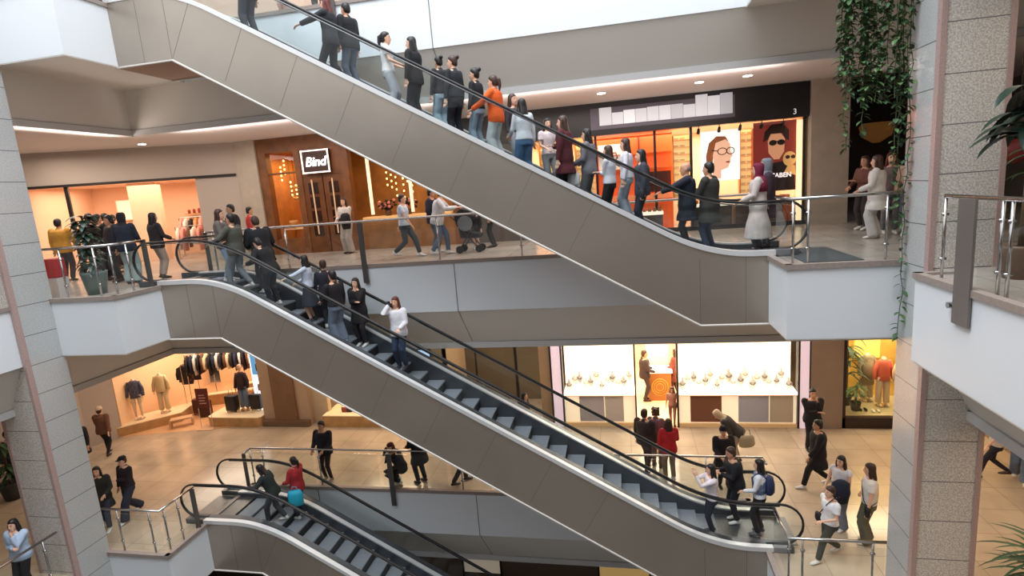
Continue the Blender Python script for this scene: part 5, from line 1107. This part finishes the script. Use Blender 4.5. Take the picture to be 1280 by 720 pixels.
KL = [('person in mustard yellow jacket in the crowd outside the peach shop', 128, -15.05, 12.6, 20, 1.70, ('jacket', (196, 146, 60)), ('pants', (60, 44, 40)), 'short'),
      ('tall person in black directly right of the mustard jacket', 0, -14.35, 12.9, 10, 1.78, ('jacket', (30, 26, 28)), ('pants', (30, 28, 32)), 'short'),
      ('person in long black coat in the middle of the crowd outside the peach shop', 0, -13.55, 12.4, -10, 1.74, ('longcoat', (26, 22, 26)), ('pants', (26, 24, 30)), 'short'),
      ('person in dark brown jacket at the back of the crowd, nearest the peach shop', 0, -14.9, 13.9, 0, 1.76, ('jacket', (54, 34, 32)), ('pants', (40, 34, 36)), 'short'),
      ('woman with curly dark hair and white scarf in the crowd outside the peach shop', 0, -12.75, 12.0, 160, 1.68, ('jacket', (46, 40, 46)), ('pants', (60, 56, 62)), 'curly'),
      ('woman in dark navy hooded jacket and pale jeans right of the crowd', 0, -11.75, 11.4, 20, 1.72, ('jacket', (28, 34, 50)), ('wide', (146, 160, 160)), 'hood'),
      ('person in dark jacket with beige trousers at the right edge of the crowd', 0, -11.65, 12.2, -20, 1.66, ('jacket', (44, 38, 42)), ('pants', (170, 150, 136)), 'mid'),
      ('far person in dark clothes just inside the peach shop doorway', 0, -16.0, 15.2, 180, 1.72, ('jacket', (50, 34, 34)), ('pants', (40, 34, 36)), 'short')]
for lb, _, x, y, a, h, tp, bt, hr in KL: person(lb, (x, y, 0), a, h, 'm' if hr == 'short' else 'f', 'm', hr, 'k', tp, bt, arms=('down', 'hold'), shoes=(70, 60, 58))
R1 = person('woman in long white shirt and pale trousers by the dark shop behind the vines', (5.12, 12.7, 0), 60, 1.66, 'f', 'l', 'mid', 'b', ('coat', (214, 210, 206)), ('wide', (190, 186, 184)), arms=('hold', 'hold'))
person('woman with long auburn hair and grey top by the dark shop', (5.62, 13.3, 0), 170, 1.70, 'f', 'l', 'long', 'r', ('long', (120, 100, 104)), ('pants', (110, 108, 112)))
person('woman in beige top half hidden by the hanging vines', (5.75, 12.7, 0), 150, 1.68, 'f', 'l', 'long', 'y', ('long', (198, 166, 146)), ('pants', (96, 100, 112)))
person('dim figure in brown left of the woman in long white shirt', (5.55, 14.4, 0), 120, 1.68, 'f', 'm', 'mid', 'b', ('long', (112, 72, 62)), ('pants', (44, 36, 38)), arms=('fold', 'hold'))
# ------------------------------------------------ ground floor
person('woman in beige hat and brown jacket walking beside the clothes shop', (-16.84, 14.1, -6), 20, 1.66, 'f', 'l', 'hat', 'y', ('puffer', (112, 72, 52)), ('slim', (30, 30, 40)), arms=('swing', 'swingb'), legs='step', shoes=(60, 50, 46))
person('person in dark green jacket left of the black cap behind the left column', (-12.95, 10.45, -6), -150, 1.64, 'f', 'l', 'mid', 'k', ('coat', (36, 38, 34)), ('pants', (44, 52, 72)), arms=('hold', 'down'), legs='step')
person('person in black cap and black sweatshirt walking beside the left column', (-12.70, 10.95, -6), 175, 1.70, 'f', 'l', 'cap', 'k', ('long', (32, 24, 28)), ('wide', (38, 42, 58)), arms=('fold', 'down'), legs='walk')
person('dark figure half hidden at the right edge of the left column', (-16.55, 13.05, -6), -170, 1.70, 'm', 'm', 'short', 'k', ('coat', (34, 30, 32)), ('pants', (30, 28, 32)), shoes=(30, 26, 26))
person('man in dark jacket and dark trousers facing the camera near the back railing', (-8.27, 12.95, -6), 175, 1.74, 'm', 'm', 'short', 'k', ('jacket', (34, 34, 42)), ('slim', (48, 36, 36)), arms=('hold', 'hold'), shoes=(120, 110, 104))
person('person in dark red hat crouching behind the back railing', (-6.10, 13.0, -6), 120, 1.68, 'm', 'm', 'short', 'r', ('jacket', (36, 32, 36)), ('pants', (38, 36, 42)), legs='crouch', arms=('hold', 'hold'), lean=18)
person('person in black standing next to the crouching one behind the railing', (-5.55, 12.98, -6), 60, 1.70, 'm', 'm', 'short', 'k', ('coat', (26, 24, 28)), ('pants', (28, 26, 30)), arms=('hold', 'down'), shoes=(30, 28, 28))
person('person in dark trousers mostly hidden by the middle escalator', (-4.5, 13.0, -6), -60, 1.70, 'm', 'm', 'short', 'k', ('jacket', (40, 36, 40)), ('pants', (44, 38, 40)), legs='step', shoes=(40, 36, 36))
person('man in brown-black jacket standing by the jewellery shop', (.36, 13.8, -6), -30, 1.76, 'm', 'm', 'short', 'b', ('jacket', (52, 40, 38)), ('slim', (56, 36, 36)), legs='step', shoes=(40, 34, 32))
person('woman with curly hair in mauve top between the man and the red sweater', (.66, 14.1, -6), -20, 1.66, 'f', 'm', 'curly', 'b', ('long', (130, 100, 108)), ('pants', (120, 96, 84)), shoes=(80, 70, 66))
person('woman in a bright red sweater and olive trousers by the jewellery shop', (.93, 13.45, -6), 10, 1.64, 'f', 'm', 'mid', 'b', ('jacket', (186, 30, 40)), ('pants', (128, 108, 84)), arms=('down', 'hold'), shoes=(190, 186, 180))
P12 = person('woman in a floral scarf and cream top bending over, beige bag on her arm', (2.75, 14.4, -6), 80, 1.66, 'f', 'm', 'hijab', 'y', ('jacket', (70, 62, 60)), ('pants', (190, 176, 160)), lean=48, arms=('low', 'low'), shoes=(60, 50, 46))
ob = thing('handbag', 'large beige handbag of the bending woman', 'bag', (2.93, 14.22, -5.42), .3)
MB().rings([(0, 0, 0, .19, .09), (0, 0, .05, .22, .11), (0, 0, .22, .20, .09), (0, 0, .30, .15, .05)], 14).build('bag_body', M((176, 160, 130), .7), ob, True); MB().tube([(-.1, 0, .28), (-.06, 0, .45), (.06, 0, .45), (.1, 0, .28)], .011, 6).build('handle', M((150, 130, 100), .6), ob)
person('person in black hat and coat at the rail behind the middle escalator foot', (2.18, 13.2, -6), -170, 1.56, 'm', 'm', 'hat', 'k', ('coat', (34, 26, 30)), ('pants', (30, 26, 30)), arms=('hold', 'hold'), shoes=(30, 28, 28))
person('person in black with a hand at the mouth beside the pilaster of the jewellery shop', (4.78, 15.2, -6), 180, 1.74, 'm', 'm', 'short', 'k', ('jacket', (24, 22, 26)), ('pants', (24, 22, 26)), arms=('face', 'fold'), shoes=(24, 22, 24))
person('man in black striding left past the jewellery shop', (4.32, 13.3, -6), 90, 1.74, 'm', 'm', 'short', 'k', ('coat', (22, 20, 24)), ('pants', (22, 20, 24)), legs='walk', arms=('swing', 'swingb'), shoes=(220, 218, 214))
P19 = person('girl with long black hair in white top and navy jacket standing behind the crossbody boy', (4.25, 11.7, -6), 130, 1.62, 'f', 'l', 'long', 'k', ('vest', (224, 220, 224)), ('wide', (130, 134, 150)), arms=('hold', 'hold'), shoes=(220, 218, 216))
o_ = MB().rings([(0, 0, -.42, .14, .09), (0, 0, -.2, .19, .12), (0, 0, 0, .17, .09), (0, 0, .06, .08, .05)], 14).build('folded_jacket', M((30, 34, 56), .85), None, True, (4.15, 11.42, -4.82)); tag(o_, 'navy jacket carried by the girl with long black hair', 'jacket')
P20 = person('boy in white tee, olive trousers and crossbody bag, nearest the lower right rail', (3.70, 10.66, -6), 110, 1.56, 'm', 'l', 'short', 'b', ('tee', (230, 228, 228)), ('pants', (70, 70, 60)), legs='walk', arms=('hold', 'swingb'), turn=0, shoes=(220, 214, 204))
crossbody('black crossbody bag of the boy in white tee', P20, (24, 22, 26), 1)
P21 = person('woman in white tee and olive trousers with black shoulder bag, nearest the right column', (4.60, 11.2, -6), 75, 1.72, 'f', 'l', 'mid', 'b', ('tee', (230, 226, 222)), ('wide', (96, 94, 78)), arms=('down', 'hip'), shoes=(214, 206, 196))
crossbody('black shoulder bag of the woman in olive trousers', P21, (22, 20, 24), -1)
person('person in white top and dark skirt seen under the nearest balcony at right', (8.35, 13.95, -6), 80, 1.68, 'f', 'l', 'mid', 'k', ('tee', (200, 190, 182)), ('slim', (40, 36, 44)), legs='walk', arms=('swing', 'swingb'), shoes=(60, 50, 48))
person('person in denim under the nearest balcony at the right edge', (8.85, 13.9, -6), 150, 1.72, 'f', 'l', 'long', 'b', ('jacket', (110, 124, 146)), ('wide', (110, 124, 150)), legs='step')
P24 = person('woman in pale blue shirt at bottom left, hand at her chin, long dark hair', (-12.62, 8.25, -6), -165, 1.64, 'f', 'l', 'long', 'k', ('jacket', (176, 196, 220)), ('pants', (26, 24, 30)), arms=('face', 'fold'))
person('person in black at the bottom left corner beside the pale blue shirt', (-12.95, 7.55, -6), -120, 1.56, 'f', 'm', 'mid', 'k', ('puffer', (24, 22, 26)), ('pants', (30, 28, 34)), arms=('hold', 'hold'))
person('man in black standing by the potted greenery at the far left edge', (-17.9, 12.1, -6), -100, 1.74, 'm', 'm', 'short', 'k', ('coat', (38, 34, 34)), ('pants', (44, 30, 30)), shoes=(40, 34, 32))
# inside the shops
person('man in dark suit inside the jewellery shop doorway, left of the counter', (.55, YS+2.0, -6), -80, 1.80, 'm', 'm', 'short', 'b', ('jacket', (58, 46, 50)), ('slim', (56, 44, 48)), arms=('hold', 'hold'), shoes=(50, 36, 34))
person('woman in brown-red dress inside the jewellery shop, right of the counter', (1.62, YS+2.4, -6), 60, 1.70, 'f', 'm', 'long', 'b', ('coat', (122, 64, 56)), ('slim', (70, 44, 42)), arms=('hold', 'fold'), shoes=(70, 50, 44))
person('child in patterned top walking out of the jewellery shop doorway', (1.30, YS+.1, -6), 170, 1.22, 'f', 'm', 'mid', 'b', ('tee', (190, 130, 110)), ('slim', (150, 96, 80)), legs='step', shoes=(60, 40, 36))
person('dark-haired shopper behind the glass of the dim shop left of the jewellery windows', (-3.05, 15.3, -6), -100, 1.62, 'f', 'm', 'long', 'k', ('jacket', (52, 44, 46)), ('pants', (44, 38, 42)))
person('dark figure in the dim shop, seen between the middle escalator handrails', (-4.35, 16.1, -6), 130, 1.60, 'm', 'm', 'short', 'b', ('jacket', (40, 38, 42)), ('pants', (44, 40, 44)))
# upper level, feet and legs glimpsed at the very top
person('person in red by the top level railing, only the legs in view', (-7.9, 13.5, 6), 160, 1.70, 'f', 'l', 'mid', 'b', ('long', (190, 60, 60)), ('pants', (190, 150, 140)), shoes=(200, 170, 160))
person('person in grey by the top level railing, only the legs in view', (-7.1, 13.7, 6), 40, 1.72, 'm', 'm', 'short', 'k', ('long', (120, 120, 124)), ('pants', (60, 60, 66)), shoes=(60, 60, 60))
person('person in beige by the top level railing, only the legs in view', (-6.3, 13.4, 6), -60, 1.66, 'f', 'l', 'long', 'b', ('long', (200, 180, 160)), ('wide', (190, 180, 170)))
# ================================================================== PLANTS AND SMALL THINGS
def leaf(mb, p, d, L, w, droop, up=(0, 0, 1), n=5, mi=0, fold=.25):
    """a tapering arched leaf from p in direction d"""
    p = Vector(p); d = Vector(d).normalized(); side = d.cross(Vector(up)); side = side.normalized() if side.length > 1e-4 else Vector((1, 0, 0))
    vs = []; q = p.copy(); dd_ = d.copy()
    for i in range(n+1):
        t = i/n; ww = w*math.sin(PI*min(1, .12+.88*t))**.8*(1 if t < 1 else .05)
        nrm = side.cross(dd_).normalized()
        vs += [q-side*ww+nrm*ww*fold, q.copy(), q+side*ww+nrm*ww*fold]
        dd_ = (dd_+Vector((0, 0, -droop/n))).normalized(); q = q+dd_*L/n
    fs = []
    for i in range(n):
        a = i*3; fs += [(a, a+1, a+4, a+3), (a+1, a+2, a+5, a+4)]
    mb.add(vs, fs, mi)
LG1, LG2, LG3 = M((52, 84, 50), .5, 0, .3, 5), M((78, 112, 62), .5, 0, .25, 5), M((30, 52, 40), .35, 0, .3, 5)
vr = random.Random(5)
def vine(i, x, y, ztop, zbot, dens, label, w=.05):
    o = thing('hanging_vine', label, 'plant', (x, y, ztop), group='vines hanging from the top level at right')
    n = max(4, int((ztop-zbot)/.25)); pts = [(vr.uniform(-.03, .03), vr.uniform(-.03, .03), -(ztop-zbot)*k/n) for k in range(n+1)]
    MB().tube(pts, .006, 5).build('stem', M((70, 84, 50), .7), o)
    mb = MB(); k = 0; L = ztop-zbot; m = int(L*dens)
    for k in range(m):
        z = -L*(k+vr.random())/m; a = vr.uniform(0, 2*PI); seg = min(n-1, int(-z/L*n)); px, py, _ = pts[seg]
        leaf(mb, (px, py, z), (math.cos(a), math.sin(a)*.8, vr.uniform(-.4, .5)), vr.uniform(.08, .14), w*vr.uniform(.5, .85), .9, n=3, mi=vr.choice((0, 0, 1)))
    mb.build('foliage', [LG1, LG2], o)
vine_spec = []
for k in range(11): vine_spec.append((3.26+.062*k+vr.uniform(-.02, .02), 9.42+.03*(k % 4), 6.02, vr.uniform(2.3, 2.9), 46))
for k in range(4): vine_spec.append((3.98+.055*k, 9.40+.03*(k % 3), 6.02, vr.uniform(1.9, 2.6), 16))
vine_spec += [(4.10, 9.45, 6.02, .55, 22), (4.02, 9.42, 6.02, 1.2, 18), (4.18, 9.42, 6.02, -1.2, 15), (3.34, 9.45, 6.02, 1.75, 22), (3.62, 9.5, 6.02, 1.95, 20)]
vine_spec.sort()
names = ORD = ['first', 'second', 'third', 'fourth', 'fifth', 'sixth', 'seventh', 'eighth', 'ninth', 'tenth', 'eleventh', 'twelfth', 'thirteenth', 'fourteenth', 'fifteenth', 'sixteenth', 'seventeenth', 'eighteenth', 'nineteenth', 'twentieth', 'twenty-first', 'twenty-second', 'twenty-third', 'twenty-fourth']
for i, (x, y, a, b, d) in enumerate(vine_spec):
    lb = 'longest trailing vine, reaching down past the white right balcony' if b < -1 else '%s leafy vine from the left, hanging beside the right column' % ORD[i]
    vine(i, x, y, a, b, d, lb)
def cane_plant(label, x, y, z, h, crown, nleaf, L, w, potc, mat, seed, droop=1.6, pot=(.24, .5), tiers=1):
    r_ = random.Random(seed); o = thing('potted_plant', label, 'plant', (x, y, z))
    pr, ph = pot
    MB().rings([(0, 0, 0, pr*.72, pr*.72), (0, 0, ph*.9, pr, pr), (0, 0, ph, pr*1.04, pr*1.04), (0, 0, ph, pr*.9, pr*.9), (0, 0, ph-.05, pr*.85, pr*.85)], 24).build('pot', M(potc, .45), o, True)
    MB().rings([(0, 0, ph-.06, pr*.84, pr*.84), (0, 0, ph-.03, pr*.84, pr*.84)], 20).build('soil', M((50, 38, 30), .95), o)
    if h > ph+.2: MB().tube([(0, 0, ph-.05), (.02, .01, (ph+h)/2), (-.01, 0, h)], [.035, .03, .022], 8).build('trunk', M((110, 90, 66), .8), o, True)
    mb = MB()
    for k in range(nleaf):
        a = r_.uniform(0, 2*PI); zz = h-crown*r_.random(); e = r_.uniform(-.1, .9)
        leaf(mb, (0.02*math.cos(a), .02*math.sin(a), zz), (math.cos(a), math.sin(a), e), L*r_.uniform(.7, 1.1), w*r_.uniform(.8, 1.1), droop*r_.uniform(.7, 1.2), n=6)
    mb.build('leaves', mat, o, True)
    return o
cane_plant('tall potted plant with broad drooping dark leaves behind the nearest right railing', 4.85, 7.95, 0, 2.45, .75, 30, .75, .085, (112, 84, 66), LG3, 1, pot=(.22, .42))
cane_plant('lower leafy potted plant at the right edge behind the nearest railing', 5.15, 8.2, 0, 1.55, .3, 20, .34, .07, (70, 64, 60), LG2, 4, pot=(.25, .4))
cane_plant('spiky dark palm at the bottom right corner of the ground floor', 6.05, 8.75, -6, 1.75, .55, 46, .85, .030, (90, 84, 80), LG1, 2, droop=1.1, pot=(.3, .6))
cane_plant('slim dark leafy plant in a tapering grey-green planter on the left landing', -11.42, 10.12, 0, 1.72, 1.15, 120, .34, .06, (86, 104, 100), LG3, 3, droop=1.5, pot=(.25, .50))
cane_plant('potted greenery at the far left edge beside the man in black', -17.3, 11.5, -6, 1.7, 1.0, 50, .5, .05, (60, 60, 56), LG1, 6, pot=(.28, .5))
# curved bench behind the nearest railing
b_ = thing('bench', 'rounded grey bench behind the nearest glass railing at right', 'bench', (5.6, 7.0, 0))
MB().rings([(0, 0, 0, .62, .9), (0, 0, .30, .66, .95), (0, 0, .36, .70, 1.0), (0, 0, .42, .68, .98)], 32).build('seat', M((128, 128, 122), .5), b_, True)
MB().rings([(0, 0, -.0, .55, .83), (0, 0, .03, .55, .83)], 32).build('base', DKMETAL, b_)
# red and white box beside the left column
fx = thing('fire_hose_box', 'red and white box on the left landing beside the left column', 'box', (-12.35, 10.05, 0))
MB().box(-.16, .16, -.14, .14, 0, .42).build('white_base', M((210, 200, 196), .5), fx); bx_ = MB().box(-.16, .16, -.14, .14, .42, .85).build('red_top', M((176, 30, 34), .5), fx)
bv = bx_.modifiers.new('b', 'BEVEL'); bv.width = .03; bv.segments = 2
# walls seen past the right column
struct('wall_right', MB().box(7.6, 7.8, 1.0, 12.0, 0.0, 3.75), M((176, 158, 142), .6)); struct('wall_right', MB().box(9.4, 9.6, 1, 24, -6, -2.25), M((176, 150, 124), .6))
fr = thing('wall_frame', 'dark red lantern hanging on the wall behind the tall potted plant', 'lantern', (7.3, 12.3, 1.55)); MB().rings([(0, 0, -.22, .08, .08), (0, 0, -.1, .18, .18), (0, 0, .1, .18, .18), (0, 0, .22, .08, .08)], 16).build('shade', M((110, 30, 30), .5), fr, True); MB().tube([(0, 0, .2), (0, 0, 2.0)], .008, 5).build('cord', DKMETAL, fr)
cane_plant('tall dark palm at the left side of the fashion window', 6.45, YS+.85, -5.65, 2.75, 1.9, 60, .62, .05, (60, 56, 50), LG1, 8, droop=1.5, pot=(.16, .3))
cane_plant('low pale green grass plant on the fashion window floor', 6.55, YS+.42, -5.65, .75, .35, 60, .42, .022, (70, 66, 56), LG2, 9, droop=1.3, pot=(.15, .25))
